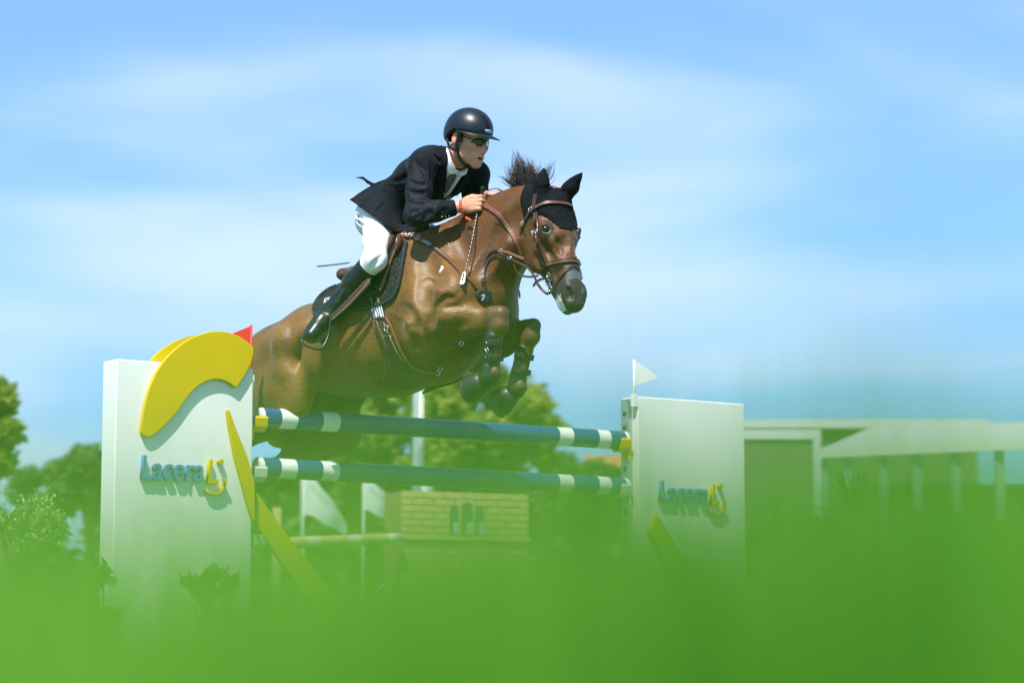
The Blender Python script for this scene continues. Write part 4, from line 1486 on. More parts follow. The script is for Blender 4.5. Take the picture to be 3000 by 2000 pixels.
# darker legs below knee and hock, dark knees
legz = np.where((HV[:, 0] > .35) & (HV[:, 2] < 1.78), smst(1.78 - HV[:, 2], .0, .10) * .55, 0)
hleg = np.where((HV[:, 0] < -1.0) & (HV[:, 2] < 1.34), smst(1.34 - HV[:, 2], 0, .12) * .8, 0)
kn1, kn2 = L(1461, 926, .155), L(1557, 962, -.155)
for kk in (kn1, kn2):
    legz = np.maximum(legz, .62 * (1 - smst(np.linalg.norm(HV - kk, axis=1), .03, .11)))
crest = np.where((HV[:, 0] > .15) & ~inhead, smst(HV[:, 2] - (2.24 + .33 * (HV[:, 0] - .2)), .03, .11) * .5, 0)
dark = np.clip(np.maximum.reduce([dark, legz, hleg, crest * (np.abs(HV[:, 1]) < .05)]), 0, 1)
ruddy = np.where(inhead, .72, smst(HV[:, 0] + .6 * (HV[:, 2] - 2.0), .28, .58) * .75 * smst(HV[:, 2], 1.92, 2.08))
ruddy = np.maximum(ruddy, .6 * smst(-HV[:, 0] + .6 * (HV[:, 2] - 1.7), .78, 1.05))
foam = np.where(inhead, smst(ht, .47, .51) * smst(-hd, .055, .085) * smst(hw_, .005, .03) * (1 - .5 * smst(ht, .56, .59)), 0) * .95
set_attr(body, 'coat', np.stack([dark, ruddy, foam], 1))
# eyes
for mm in (lambda x: x, hmir):
    V, Fc = sphere_vf(mm(EYEP - EYEN * .0150), .0200, 18, 12)
    part('eye', toW(V), Fc, horse, M['eye'])

# hooves
def hoof(c0, d, toe_dir, name='hoof', r=.052, ln=.075):
    """truncated cone from the coronet c0 along d, flared towards the ground surface"""
    d = unit(d); t = unit(toe_dir - d * np.dot(toe_dir, d)); sd = np.cross(d, t)
    V, Fc = [], []
    prof = [(-.012, .80), (0, .90), (.02, .97), (.5, 1.08), (.92, 1.20), (1.0, 1.19), (1.0, .95)]
    ns = 22
    for f_, k_ in prof:
        for j in range(ns):
            w = 2 * math.pi * j / ns
            ct = math.cos(w)
            V.append(c0 + d * ln * f_ * (1 + .16 * ct if f_ > 0 else 1) + t * r * k_ * ct * (1.10 if ct > 0 else .92) + sd * r * k_ * math.sin(w))
    for i in range(len(prof) - 1):
        for j in range(ns):
            k_ = (j + 1) % ns
            Fc.append((i * ns + j, i * ns + k_, (i + 1) * ns + k_, (i + 1) * ns + j))
    Fc.append(tuple((len(prof) - 1) * ns + j for j in range(ns)))
    Fc.append(tuple(range(ns))[::-1])
    return toW(np.array(V)), Fc


HOOF = [(L(1404, 1122, .14), L(1362, 1146, .135) - L(1404, 1122, .14), np.array([0.2, 0, -1.0])),
        (L(1488, 1160, -.14), L(1455, 1188, -.135) - L(1488, 1160, -.14), np.array([.3, 0, -1.0])),
        (np.array([-1.46, .17, 1.03]), np.array([-.05, 0, -.08]), np.array([1.0, 0, -.6])),
        (np.array([-1.50, -.16, .94]), np.array([-.05, 0, -.08]), np.array([1.0, 0, -.6]))]
for c0, d, td in HOOF:
    V, Fc = hoof(c0, d, td)
    part('hoof', V, Fc, horse, M['hoof'])


# hair
def strands(roots, tips, n, w, seed, spread, curl=.25, jit=.02):
    g = np.random.default_rng(seed)
    roots = np.asarray(roots); tips = np.asarray(tips)
    V, Fc = [], []
    m = len(roots)
    for i in range(n):
        x = g.uniform(0, m - 1.001); k = int(x); f_ = x - k
        r0 = roots[k] * (1 - f_) + roots[k + 1] * f_ + g.normal(size=3) * [.004, .010, .004]
        cg = np.random.default_rng(seed * 1000 + int(x * 5)).normal(size=3)
        tp = tips[k] * (1 - f_) + tips[k + 1] * f_ + cg * spread * 1.2 + g.normal(size=3) * np.asarray(spread) * .45
        tp = r0 + (tp - r0) * g.uniform(.55, 1.05)
        mid = (r0 + tp) / 2 + g.normal(size=3) * curl * np.linalg.norm(tp - r0) * .35
        P = spline([r0, mid, tp], 4)
        sd = unit(np.cross(tp - r0, g.normal(size=3)))
        b = len(V)
        for q, p in enumerate(P):
            ww = w * (1 - .92 * (q / (len(P) - 1)) ** 1.5)
            V += [p - sd * ww / 2, p + sd * ww / 2]
            if q: Fc.append((b + 2 * q - 2, b + 2 * q - 1, b + 2 * q + 1, b + 2 * q))
    return np.array(V), Fc


rt = [L(1517, 556), L(1532, 550), L(1548, 550), L(1562, 554), L(1580, 556), L(1600, 556)]
tp = [L(1494, 502), L(1490, 470), L(1508, 468), L(1545, 480), L(1575, 474), L(1594, 506)]
V1, F1 = strands(rt, tp, 1500, .0030, 5, [.022, .022, .018])
V2, F2 = strands(rt, [p + (q - p) * .55 for p, q in zip(rt, tp)], 900, .0042, 6, [.018, .022, .016])
cr_ = [L(1395, 622), L(1432, 603), L(1465, 588), L(1495, 574), L(1520, 562)]
V3, F3 = strands(cr_, [p + np.array([-.015, .012, .012]) for p in cr_], 700, .004, 8, [.012, .012, .008])
V, Fc = join_vf((V1, F1), (V2, F2), (V3, F3))
part('mane', toW(V), Fc, horse, M['mane'], smooth=False)
# wisp at the forelock edge
tr_ = [np.array([-1.20, y, 1.60]) for y in (-.03, 0, .03)]
tt = [np.array([-1.75, y * 2, 1.10]) for y in (-.03, 0, .03)]
V, Fc = strands(tr_, tt, 420, .008, 9, [.10, .05, .12], curl=.18)
part('tail', toW(V), Fc, horse, M['mane'], smooth=False)

# ------------------------------------------------------------------ tack
M['leather'] = mat('brown_leather', (.058, .020, .0115), .36, .5, var=.25, vscale=25, bump=.15, bscale=200, coat=.15)
M['leather_tan'] = mat('tan_leather', (.21, .085, .035), .42, .5, var=.2, vscale=25, bump=.15, bscale=200)
M['rein_web'] = mat('rein_rubber', (.15, .058, .036), .55, .4, var=.2, vscale=60, bump=.4, bscale=320)
M['leather_girth'] = mat('girth_leather', (.062, .030, .018), .45, .45, var=.18, vscale=14, bump=.15, bscale=160)
M['black_leather'] = mat('black_leather', (.010, .011, .012), .34, .5, var=.25, vscale=20, bump=.2, bscale=70)
M['pad_black'] = mat('quilted_black', (.012, .014, .015), .75, .25, var=.25, vscale=40, bump=.7, bscale=26, bdist=.004)
t = M['pad_black'].node_tree; b = t.nodes['Principled BSDF']
co = t.nodes.new('ShaderNodeTexCoord'); wv = t.nodes.new('ShaderNodeTexVoronoi'); wv.feature = 'DISTANCE_TO_EDGE'; wv.inputs['Scale'].default_value = 32
mr_ = t.nodes.new('ShaderNodeMapRange'); mr_.inputs[2].default_value = .12
bp = t.nodes.new('ShaderNodeBump'); bp.inputs['Strength'].default_value = .9; bp.inputs['Distance'].default_value = .006
t.links.new(co.outputs['Object'], wv.inputs[0]); t.links.new(wv.outputs['Distance'], mr_.inputs[0]); t.links.new(mr_.outputs[0], bp.inputs['Height']); t.links.new(bp.outputs[0], b.inputs['Normal'])
M['pad_edge'] = mat('pad_binding', (.016, .021, .025), .5, .4)
M['crochet'] = mat('black_crochet', (.005, .006, .009), .9, .12)
t = M['crochet'].node_tree; b = t.nodes['Principled BSDF']
co = t.nodes.new('ShaderNodeTexCoord'); wv = t.nodes.new('ShaderNodeTexVoronoi'); wv.inputs['Scale'].default_value = 130
bp = t.nodes.new('ShaderNodeBump'); bp.inputs['Strength'].default_value = .8; bp.inputs['Distance'].default_value = .004
t.links.new(co.outputs['Object'], wv.inputs[0]); t.links.new(wv.outputs['Distance'], bp.inputs['Height']); t.links.new(bp.outputs[0], b.inputs['Normal'])
M['red_cord'] = mat('red_cord', (.35, .02, .03), .6, .3)
M['silver'] = mat('polished_steel', (.62, .61, .58), .18, .5, metal=1.0)
M['elastic_navy'] = mat('elastic_navy', (.035, .055, .10), .7, .25, var=.2, vscale=50)
M['elastic_white'] = mat('elastic_white', (.72, .72, .74), .7, .25)
M['stitch'] = mat('cream_stitching', (.55, .46, .32), .7, .2)
M['tape'] = mat('grey_nose_tape', (.075, .085, .095), .6, .35, var=.12, vscale=40, bump=.5, bscale=60)
M['boot_shell'] = mat('black_boot_shell', (.013, .015, .014), .55, .35, var=.2, vscale=20, bump=.2, bscale=60)
M['rubber'] = mat('black_rubber', (.018, .021, .020), .42, .45, var=.25, vscale=16)
M['strap_black'] = mat('black_webbing', (.014, .016, .015), .7, .3, bump=.5, bscale=200)
M['logo_white'] = mat('white_embroidery', (.75, .76, .77), .6, .3)


def smooth_pts(P, it=2):
    P = np.array(P, float)
    for _ in range(it):
        Q_ = P.copy(); Q_[1:-1] = .25 * P[:-2] + .5 * P[1:-1] + .25 * P[2:]
        P = Q_
    return P


def ribbon_vf(P, Nn, w, th, closed=False):
    """flat strap along P, lying on a surface with normals Nn"""
    P = np.asarray(P, float); Nn = np.asarray(Nn, float)
    n_ = len(P)
    W_ = np.full(n_, w, float) if np.isscalar(w) else np.asarray(w, float)
    T = np.gradient(P, axis=0)
    if closed:
        T = np.roll(P, -1, 0) - np.roll(P, 1, 0)
    V, Fc = [], []
    prof = [(-.5, 0), (-.5, .6), (-.38, 1), (.38, 1), (.5, .6), (.5, 0)]
    m_ = len(prof)
    for i in range(n_):
        t_ = unit(T[i]); nn = unit(Nn[i] - t_ * np.dot(Nn[i], t_)); bb = np.cross(t_, nn)
        for x, y in prof:
            V.append(P[i] + bb * W_[i] * x + nn * th * y)
    for i in range(n_ if closed else n_ - 1):
        j = (i + 1) % n_
        for q in range(m_):
            r = (q + 1) % m_
            Fc.append((i * m_ + q, i * m_ + r, j * m_ + r, j * m_ + q))
    if not closed:
        Fc.append(tuple(range(m_))); Fc.append(tuple((n_ - 1) * m_ + q for q in range(m_))[::-1])
    return np.array(V), Fc


def px_path(field, px, off=.002, n=5, sm=2):
    P, ok = hits(field, [tuple(p) for p in spline(px, n)], off)
    P = smooth_pts(P, sm)
    return P, field.normal(P, .012)


def strap(parent, name, P, Nn, w, th, m, mirror=False):
    V, Fc = ribbon_vf(P, Nn, w, th)
    o = part(name, toW(V), Fc, parent, M[m], smooth=False); fix(o.data)
    if mirror:
        Pm = smooth_pts(HF.snap(np.asarray(P) * [1, -1, 1], float(np.median(HF.sample(np.asarray(P))))), 2)
        V, Fc = ribbon_vf(Pm, HF.normal(Pm, .012), w, th)
        o2 = part(name, toW(V), Fc, parent, M[m], smooth=False); fix(o2.data)
    return o


def head_mirror(P):
    """reflect points in the median plane of the turned head"""
    P = np.atleast_2d(P)
    w = (P - hq0) @ HAX[2]
    return P - 2 * w[:, None] * HAX[2]


def head_strap(parent, name, px, w, th, m, off=.002, field=None, cross=True, n=6):
    """strap drawn on the near half of the head, carried over to the far half"""
    f = field or HF
    P, ok = hits(f, [tuple(p) for p in spline(px, n)], off)
    wv_ = (P - hq0) @ HAX[2]
    if cross:
        keep = wv_ > .004
        P = P[keep]
        P = np.vstack([P, head_mirror(P)[::-1]])
        P = smooth_pts(P, 3)
        return strap(parent, name, P, f.normal(P, .012), w, th, m)
    P = smooth_pts(P, 2)
    o = strap(parent, name, P, f.normal(P, .012), w, th, m)
    Pm = head_mirror(P)
    strap(parent, name, Pm, f.normal(Pm, .012), w, th, m)
    return o


def densify(poly, g_):
    out_ = []
    for i in range(len(poly)):
        a_, b_ = np.asarray(poly[i], float), np.asarray(poly[(i + 1) % len(poly)], float)
        k_ = max(1, int(np.linalg.norm(b_ - a_) / g_))
        out_ += [a_ + (b_ - a_) * q / k_ for q in range(k_)]
    return out_


def patch_vf(field, poly, off, th, g_=7.0, lat=None, sm=6, nsm=.02):
    """sheet of leather or cloth: pixel outline laid on the visible surface of a field, with thickness"""
    bd = densify(poly, g_)
    nb = len(bd)
    A_ = np.array(bd)
    lo, hi = A_.min(0), A_.max(0)
    ins = [Vector((x, y)) for x in np.arange(lo[0], hi[0], g_) for y in np.arange(lo[1], hi[1], g_)]
    v2, e2_, f2, _, _, _ = delaunay_2d_cdt([Vector(p) for p in bd] + ins, [], [list(range(nb))], 1, 1e-4)
    uv = np.array([tuple(v) for v in v2])
    if lat is None:
        P, ok = hits(field, uv, off)
    else:
        P = np.array([L(u, v, lat) for u, v in uv])
    f2 = [tuple(f) for f in f2]
    # relax depth jumps along the view rays
    nbr = [set() for _ in uv]
    for f in f2:
        for i in range(len(f)):
            nbr[f[i]].add(f[i - 1]); nbr[f[i - 1]].add(f[i])
    tt = np.linalg.norm(P - LEYE, axis=1)
    dirs = (P - LEYE) / tt[:, None]
    for _ in range(sm):
        avg = np.array([np.mean([tt[j] for j in nb_]) if nb_ else tt[i] for i, nb_ in enumerate(nbr)])
        tt = .5 * tt + .5 * avg
    P = LEYE + dirs * tt[:, None]
    # normals from the sheet itself
    Nn = np.zeros_like(P)
    for f in f2:
        c_ = np.cross(P[f[1]] - P[f[0]], P[f[2]] - P[f[0]])
        if np.dot(c_, LEYE - P[f[0]]) < 0: c_ = -c_
        for i in f: Nn[i] += c_
    Nn /= np.linalg.norm(Nn, axis=1, keepdims=True) + 1e-12
    us = np.unique([i for f in f2 for i in f]); rmp = np.full(len(P), -1); rmp[us] = np.arange(len(us))
    P, Nn = P[us], Nn[us]; f2 = [tuple(int(rmp[i]) for i in f) for f in f2]
    n_ = len(P)
    V = np.vstack([P, P + Nn * th])
    Fc = [f[::-1] for f in f2] + [tuple(i + n_ for i in f) for f in f2]
    cnt = {}
    for f in f2:
        for i in range(len(f)):
            k_ = (f[i], f[(i + 1) % len(f)])
            cnt[k_] = cnt.get(k_, 0) + 1
    for (a_, b_) in list(cnt):
        if (b_, a_) not in cnt:
            Fc.append((a_, b_, b_ + n_, a_ + n_))
    return V, Fc


def patch(parent, name, field, poly, off, th, m, mirror=False, **kw):
    V, Fc = patch_vf(field, poly, off, th, **kw)
    o = part(name, toW(V), Fc, parent, M[m]); fix(o.data)
    if mirror:
        o2 = part(name, toW(V * [1, -1, 1]), Fc, parent, M[m]); fix(o2.data)
    return o


def buckle(parent, p, nrm, tdir, w=.016, h=.018, r=.0018, name='buckle'):
    nrm = unit(nrm); t_ = unit(tdir - nrm * np.dot(tdir, nrm)); b_ = np.cross(t_, nrm)
    c = [p + nrm * .006 + t_ * h * a + b_ * w * q for a, q in ((-.5, -.5), (-.5, .5), (.5, .5), (.5, -.5))]
    V, Fc = tube_vf(spline(c, 4, closed=True)[list(range(16)) + [0]], r, 6)
    V2, F2 = tube_vf([p + nrm * .006 - t_ * h * .5, p + nrm * .007 + t_ * h * .5], r * .8, 6)
    V, Fc = join_vf((V, Fc), (V2, F2))
    part(name, toW(V), Fc, parent, M['silver'])


def at_h(p): return toW([p])[0]


# ---- saddle pad
padpoly = [P4(*p) for p in [(470, 655), (400, 685), (330, 735), (275, 800), (243, 862), (246, 918), (285, 944), (350, 944), (430, 930), (560, 908), (700, 893), (800, 880), (930, 836), (1000, 806), (1060, 760), (1090, 700), (1112, 640), (1135, 520), (1160, 380), (1192, 205), (1168, 182), (1080, 240), (960, 360), (800, 480), (640, 560)]]
pad = thing('saddle_pad', 'black quilted saddle pad with white monogram under the saddle', 'saddle pad', at_h([-.25, .1, 1.9]))
patch(pad, 'quilted_panel', HF, padpoly, .003, .010, 'pad_black', mirror=True, g_=8)
bd = [P4(*p) for p in [(470, 655), (400, 685), (330, 735), (275, 800), (243, 862), (246, 918), (285, 944), (350, 944), (430, 930), (560, 908), (700, 893), (800, 880)]]
P, Nn = px_path(HF, bd, .006)
strap(pad, 'binding', P, Nn, .011, .010, 'pad_edge', mirror=True)
bd = [P4(*p) for p in [(800, 880), (930, 836), (1000, 806), (1060, 760), (1090, 700), (1112, 640), (1135, 520), (1160, 380), (1190, 215)]]
P, Nn = px_path(HF, bd, .006)
strap(pad, 'binding', P, Nn, .016, .012, 'pad_edge', mirror=True)
# monogram: K, T and a stroke above
def stroke(parent, name, pts, w, m, off, field=None):
    P, Nn = px_path(field or HF, pts, off, 3, 1)
    return strap(parent, name, P, Nn, w, .002, m)


KT = lambda x, y: (860 + x / 8.71, 860 + y / 8.71)
for ln in ([(800, 150), (792, 200), (780, 258)], [(858, 150), (825, 195), (800, 205)], [(812, 198), (830, 220), (838, 250)],
           [(868, 150), (905, 146), (945, 140)], [(905, 148), (898, 195), (888, 240)], [(790, 142), (850, 118), (955, 98)]):
    stroke(pad, 'monogram', [KT(*p) for p in ln], .0042, 'logo_white', .0145)

# ---- saddle
sad = thing('saddle', 'brown leather jumping saddle with black flap, girth and stirrups', 'saddle', at_h([-.15, 0, 2.1]))
sf_ = Field((-.60, -.30, 1.95), (.12, .30, 2.40), .006)
pm, md, cn_ = L(1182, 708, 0), L(1105, 778, 0), L(1044, 796, 0)
sf_.seg(pm + [0, 0, -.035], md + [0, 0, -.045], .034, .04, .03, LAT, 2.2, 3.4)
sf_.seg(md + [0, 0, -.045], cn_ + [0, 0, -.03], .04, .036, .03, LAT, 3.4, 3.6)
sf_.seg(cn_ + [0, -.10, -.02], cn_ + [-.02, 0, .0], .022, .024, .03)
sf_.seg(cn_ + [0, .10, -.02], cn_ + [-.02, 0, .0], .022, .024, .03)
for s in (1, -1):
    sf_.seg(pm + [0, .035 * s, -.02], pm + [-.04, .12 * s, -.12], .024, .02, .03)
V, Fc = sf_.surface(2)
part('seat', toW(V), Fc, sad, M['leather'])
fl = [P4(*p) for p in [(1000, 215), (1060, 155), (1112, 160), (1098, 300), (1045, 420), (995, 560), (958, 650), (918, 703), (860, 738), (785, 772), (735, 780), (640, 700), (700, 600), (800, 480), (900, 350)]]
patch(sad, 'flap', HF, fl, .015, .012, 'black_leather', mirror=True, g_=8)
P, Nn = px_path(HF, [P4(*p) for p in [(1108, 172), (1092, 255), (1050, 355), (1008, 460), (970, 575), (952, 645), (922, 700)]], .024)
strap(sad, 'piping', P, Nn, .008, .008, 'leather_tan', mirror=True)
P, Nn = px_path(HF, [P4(*p) for p in [(1062, 160), (1035, 225), (975, 335), (905, 450), (840, 545), (800, 605)]], .026)
strap(sad, 'knee_roll', P, Nn, np.interp(np.linspace(0, 1, len(P)), [0, .5, 1], [.030, .026, .016]), .022, 'leather', mirror=True)
P, Nn = px_path(HF, [P4(*p) for p in [(1128, 160), (1128, 205), (1112, 262), (1095, 310)]], .022)
strap(sad, 'front_block', P, Nn, np.interp(np.linspace(0, 1, len(P)), [0, .4, 1], [.022, .026, .010]), .020, 'leather', mirror=True)
# girth: striped elastic, leather belly guard with piped edge
el = [(790, 795), (925, 765), (950, 870), (976, 976), (850, 1002), (818, 900)]
patch(sad, 'girth_elastic', HF, [P4(*p) for p in el], .004, .007, 'elastic_navy', mirror=True, g_=6)
for k in range(5):
    f_ = .14 + .18 * k
    ln = [P4(795 + (922 - 795) * f_ + 46 * q, 800 - 25 * f_ + q * 88) for q in (0, 1, 2)]
    ln = [P4(*(np.array([795, 795]) * (1 - f_) * (1 - q) + np.array([925, 765]) * f_ * (1 - q) + np.array([850, 1000]) * (1 - f_) * q + np.array([975, 976]) * f_ * q)) for q in (.02, .5, .97)]
    P, Nn = px_path(HF, ln, .0105, 4)
    strap(sad, 'girth_stripe', P, Nn, .0095 if k in (1, 3) else .005, .002, 'elastic_white', mirror=True)
for x in (822, 890):
    P, Nn = px_path(HF, [P4(x, 770), P4(x + 10, 805), P4(x + 20, 842)], .012, 4)
    strap(sad, 'girth_tab', P, Nn, np.interp(np.linspace(0, 1, len(P)), [0, .6, 1], [.014, .013, .007]), .004, 'leather_tan')
gl = [(1094, 937), (1100, 960), (1113, 990), (1127, 1020), (1133, 1050), (1131, 1080), (1124, 1108), (1119, 1130), (1160, 1142), (1205, 1136), (1250, 1115), (1284, 1093), (1262, 1090), (1235, 1086), (1203, 1070), (1180, 1038), (1164, 1005), (1150, 970), (1140, 945), (1130, 929)]
patch(sad, 'belly_guard', HF, gl, .004, .009, 'leather_girth', mirror=True, g_=7)
P, Nn = px_path(HF, [(1130, 929), (1141, 947), (1151, 970), (1165, 1005), (1181, 1038), (1204, 1070), (1235, 1087), (1262, 1091), (1284, 1093)], .009)
strap(sad, 'guard_edge', P, Nn, .012, .008, 'leather_tan', mirror=True)
P, Nn = px_path(HF, [(1094, 937), (1100, 960), (1113, 990), (1127, 1020), (1133, 1050), (1131, 1080), (1124, 1108)], .009)
strap(sad, 'guard_edge', P, Nn, .008, .007, 'leather_tan', mirror=True)
P, Nn = px_path(HF, [(1096, 935), (1112, 931), (1128, 930)], .012)
strap(sad, 'guard_edge', P, Nn, .008, .004, 'leather', mirror=True)
for ln in ([(1103, 938), (1112, 965), (1124, 992)], [(1124, 945), (1135, 968), (1146, 990)], [(1120, 985), (1135, 983), (1148, 983)], [(1141, 985), (1153, 1010), (1167, 1037), (1185, 1062)], [(1121, 990), (1133, 1018), (1140, 1050), (1139, 1080)]):
    stroke(sad, 'stitching', ln, .0016, 'stitch', .0125)
p, nn = [x[0] for x in px_path(HF, [(1134, 961), (1135, 962), (1136, 964)], .013)]
ringp = [p + nn * .006 + (np.cos(t) * np.array([0, 0, 1]) + np.sin(t) * np.array([1.0, 0, 0])) * .013 for t in np.linspace(0, 2 * math.pi, 17)]
V, Fc = tube_vf(ringp, .0026, 8)
part('ring', toW(V), Fc, sad, M['silver'])
for (u, v) in ((1283, 1091), (1290, 1080), (1352, 1004)):
    p, nn = [x[0] for x in px_path(HF, [(u, v), (u + 1, v), (u + 2, v)], .006)]
    ringp = [p + nn * .004 + (np.cos(t) * np.array([0, 0, 1]) + np.sin(t) * np.array([1.0, 0, 0])) * .012 for t in np.linspace(0, 2 * math.pi, 13)]
    V, Fc = tube_vf(ringp, .002, 6)
    part('ring', toW(V), Fc, sad, M['silver'])
# stirrup leathers hanging over the boots
for s in (1, -1):
    for dx, dl in ((0, 0), (9, .006)):
        pts = spline([L(1082 + dx * .3, 815 + dx, .355 + dl), L(1052 + dx, 846 + dx * .5, .372 + dl), L(1008 + dx, 893 + dx * .4, .380 + dl), L(967 + dx * .6, 931 + dx * .2, .378 + dl)], 6)
        Nn = np.tile(unit([.15, 1, .1]), (len(pts), 1))
        strap(sad, 'stirrup_leather', pts * [1, s, 1], Nn * [1, s, 1], .019, .004, 'leather')
    pts = spline([L(1086, 816, .366), L(1058, 850, .383), L(1014, 898, .391), L(973, 936, .389)], 6)
    strap(sad, 'stitching', pts * [1, s, 1], np.tile([0, s * 1.0, 0], (len(pts), 1)), .0016, .001, 'stitch')
# loose end of a leather flying out behind the cantle
pts = spline([L(1022, 771, -.02), L(990, 775, -.04), L(955, 779, -.05), L(931, 781, -.05)], 6)
strap(sad, 'loose_strap', pts, np.tile(unit([0, .5, 1]), (len(pts), 1)), .016, .004, 'leather')

# ---- breastplate
bpl = thing('breastplate', 'brown leather breastplate with black chest shield on the horse', 'breastplate', at_h([.35, 0, 1.9]))
P, Nn = px_path(HF, [(1200, 688), (1232, 703), (1264, 719), (1298, 745), (1328, 774), (1352, 800), (1377, 822), (1400, 848)], .003)
strap(bpl, 'shoulder_strap', P, Nn, .020, .005, 'leather', mirror=True)
strap(bpl, 'shoulder_strap_edge', P + Nn * .005, Nn, .006, .002, 'leather_tan', mirror=True)
P, Nn = px_path(HF, [(1236, 704), (1250, 711), (1262, 718)], .008)
strap(bpl, 'elastic', P, Nn, .022, .003, 'elastic_navy')
for q in (-.005, .005):
    strap(bpl, 'elastic_stripe', P + np.cross(Nn, unit(P[-1] - P[0])) * q + Nn * .003, Nn, .003, .001, 'elastic_white')
for (u, v) in ((1190, 690), (1210, 692), (1228, 701)):
    P, Nn = px_path(HF, [(u - 8, v - 4), (u, v), (u + 8, v + 4)], .010)
    strap(bpl, 'keeper', P, Nn, .016, .007, 'leather_tan')
    buckle(bpl, P[2], Nn[2], P[-1] - P[0], .022, .022)
hs = [(-22, -12), (-14, -17), (0, -15), (14, -18), (23, -11), (22, 4), (12, 16), (0, 22), (-13, 15), (-22, 2)]
patch(bpl, 'chest_shield', HF, [(1417 + x, 868 + y) for x, y in hs], .004, .010, 'black_leather', g_=5)
stroke(bpl, 'shield_mark', [(1411, 868), (1415, 863), (1420, 864), (1416, 874), (1411, 879)], .0025, 'logo_white', .016)
P, Nn = px_path(HF, [(1421, 846), (1422, 838), (1420, 828)], .006)
strap(bpl, 'center_strap', P, Nn, .014, .005, 'leather')

# ---- bridle
brd = thing('bridle', 'brown leather bridle with noseband, bit and reins on the horse\'s head', 'bridle', at_h(HQ(.3, -.1, 0)))
head_strap(brd, 'browband', [P2(*p) for p in [(985, 895), (1010, 868), (1060, 838), (1150, 808), (1280, 800), (1400, 812), (1505, 848)]], .017, .010, 'leather', off=.007)
head_strap(brd, 'browband_edge', [P2(*p) for p in [(1010, 868), (1060, 838), (1150, 808), (1280, 800), (1400, 812), (1505, 848)]], .005, .002, 'leather_tan', off=.0172)
head_strap(brd, 'headpiece', [P2(*p) for p in [(1012, 690), (995, 780), (985, 895)]], .024, .006, 'leather', off=.007, cross=False)
head_strap(brd, 'cheekpiece', [P2(*p) for p in [(990, 890), (995, 1000), (1003, 1120), (1008, 1240), (1030, 1330)] ] + [P3(*p) for p in [(1172, 120), (1225, 280), (1290, 420), (1345, 530)]], .0135, .005, 'leather', off=.003, cross=False)
head_strap(brd, 'cheekpiece', [P2(*p) for p in [(1022, 900), (1030, 1010), (1040, 1140), (1052, 1250), (1075, 1330)]] + [P3(*p) for p in [(1215, 80), (1265, 230), (1318, 370)]], .0115, .005, 'leather', off=.003, cross=False)
head_strap(brd, 'throat_lash', [P2(*p) for p in [(985, 790), (945, 880), (890, 990), (850, 1060), (822, 1140), (798, 1215)]], .012, .004, 'leather', off=.004, cross=False)
head_strap(brd, 'noseband', [P3(*p) for p in [(1250, 470), (1310, 392), (1400, 366), (1550, 335), (1700, 322), (1800, 332)]], .021, .010, 'leather', off=.003)
head_strap(brd, 'noseband_edge', [P3(*p) for p in [(1310, 405), (1400, 380), (1550, 349), (1700, 336), (1800, 345)]], .004, .002, 'leather_tan', off=.0132)
head_strap(brd, 'flash_strap', [P3(*p) for p in [(1795, 385), (1740, 400), (1680, 430), (1580, 510), (1500, 620), (1430, 725)]][::-1], .012, .005, 'leather', off=.004)
P, Nn = px_path(HF, [P3(1715, 265), P3(1740, 282), P3(1765, 300)], .010, 3)
strap(brd, 'flash_loop', P, Nn, .018, .006, 'leather')
V, Fc = sphere_vf(P[2] + Nn[2] * .008, .004, 8, 6)
part('stud', toW(V), Fc, brd, M['silver'])
for (x, y, m_) in ((990, 1205, 0), (1035, 1185, 0), (840, 1085, 1), (948, 895, 2)):
    P, Nn = px_path(HF, [P2(x - 8, y - 30), P2(x, y), P2(x + 6, y + 30)], .008, 3)
    buckle(brd, P[3], Nn[3], P[-1] - P[0], .015, .017, .0017)
# bit: rings, shank, mouthpiece, curb
bc = hits(HF, [(1606, 812)], .008)[0][0]
for (u, v, r_) in ((1607, 806, .012), (1604, 826, .015), (1612, 846, .013)):
    c = hits(HF, [(u, v)], .010)[0][0]
    for mm in (lambda x: x, lambda x: head_mirror(x)[0]):
        cc_ = mm(c)
        ringp = [cc_ + (np.cos(t) * HAX[0] + np.sin(t) * HAX[1]) * r_ for t in np.linspace(0, 2 * math.pi, 17)]
        V, Fc = tube_vf(ringp, .0027, 8)
        part('bit_ring', toW(V), Fc, brd, M['silver'])
P, _ = hits(HF, [(1609, 800), (1607, 815), (1611, 830), (1616, 848)], .012)
for Pq in (P, head_mirror(P)):
    V, Fc = tube_vf(spline(Pq, 4), .0034, 8)
    part('bit_shank', toW(V), Fc, brd, M['silver'])
c = hits(HF, [(1613, 824)], .006)[0][0]
V, Fc = sphere_vf(c, (.012, .010, .008), 14, 9)
part('bit_guard', toW(V), Fc, brd, M['black_leather'])
P, _ = hits(HF, [(1570, 824), (1578, 836), (1586, 846), (1592, 852), (1602, 860), (1610, 858)], .006)
V, Fc = tube_vf(spline(P, 4), .0065, 8)
part('curb_strap', toW(V), Fc, brd, M['leather'])
pts = [L(1563, 838, .07), L(1572, 826, .075), L(1586, 818, .08), L(1598, 816, .085)]
strap(brd, 'curb_keeper', spline(pts, 4), np.tile([0, 1.0, 0], (13, 1)), .012, .005, 'leather')
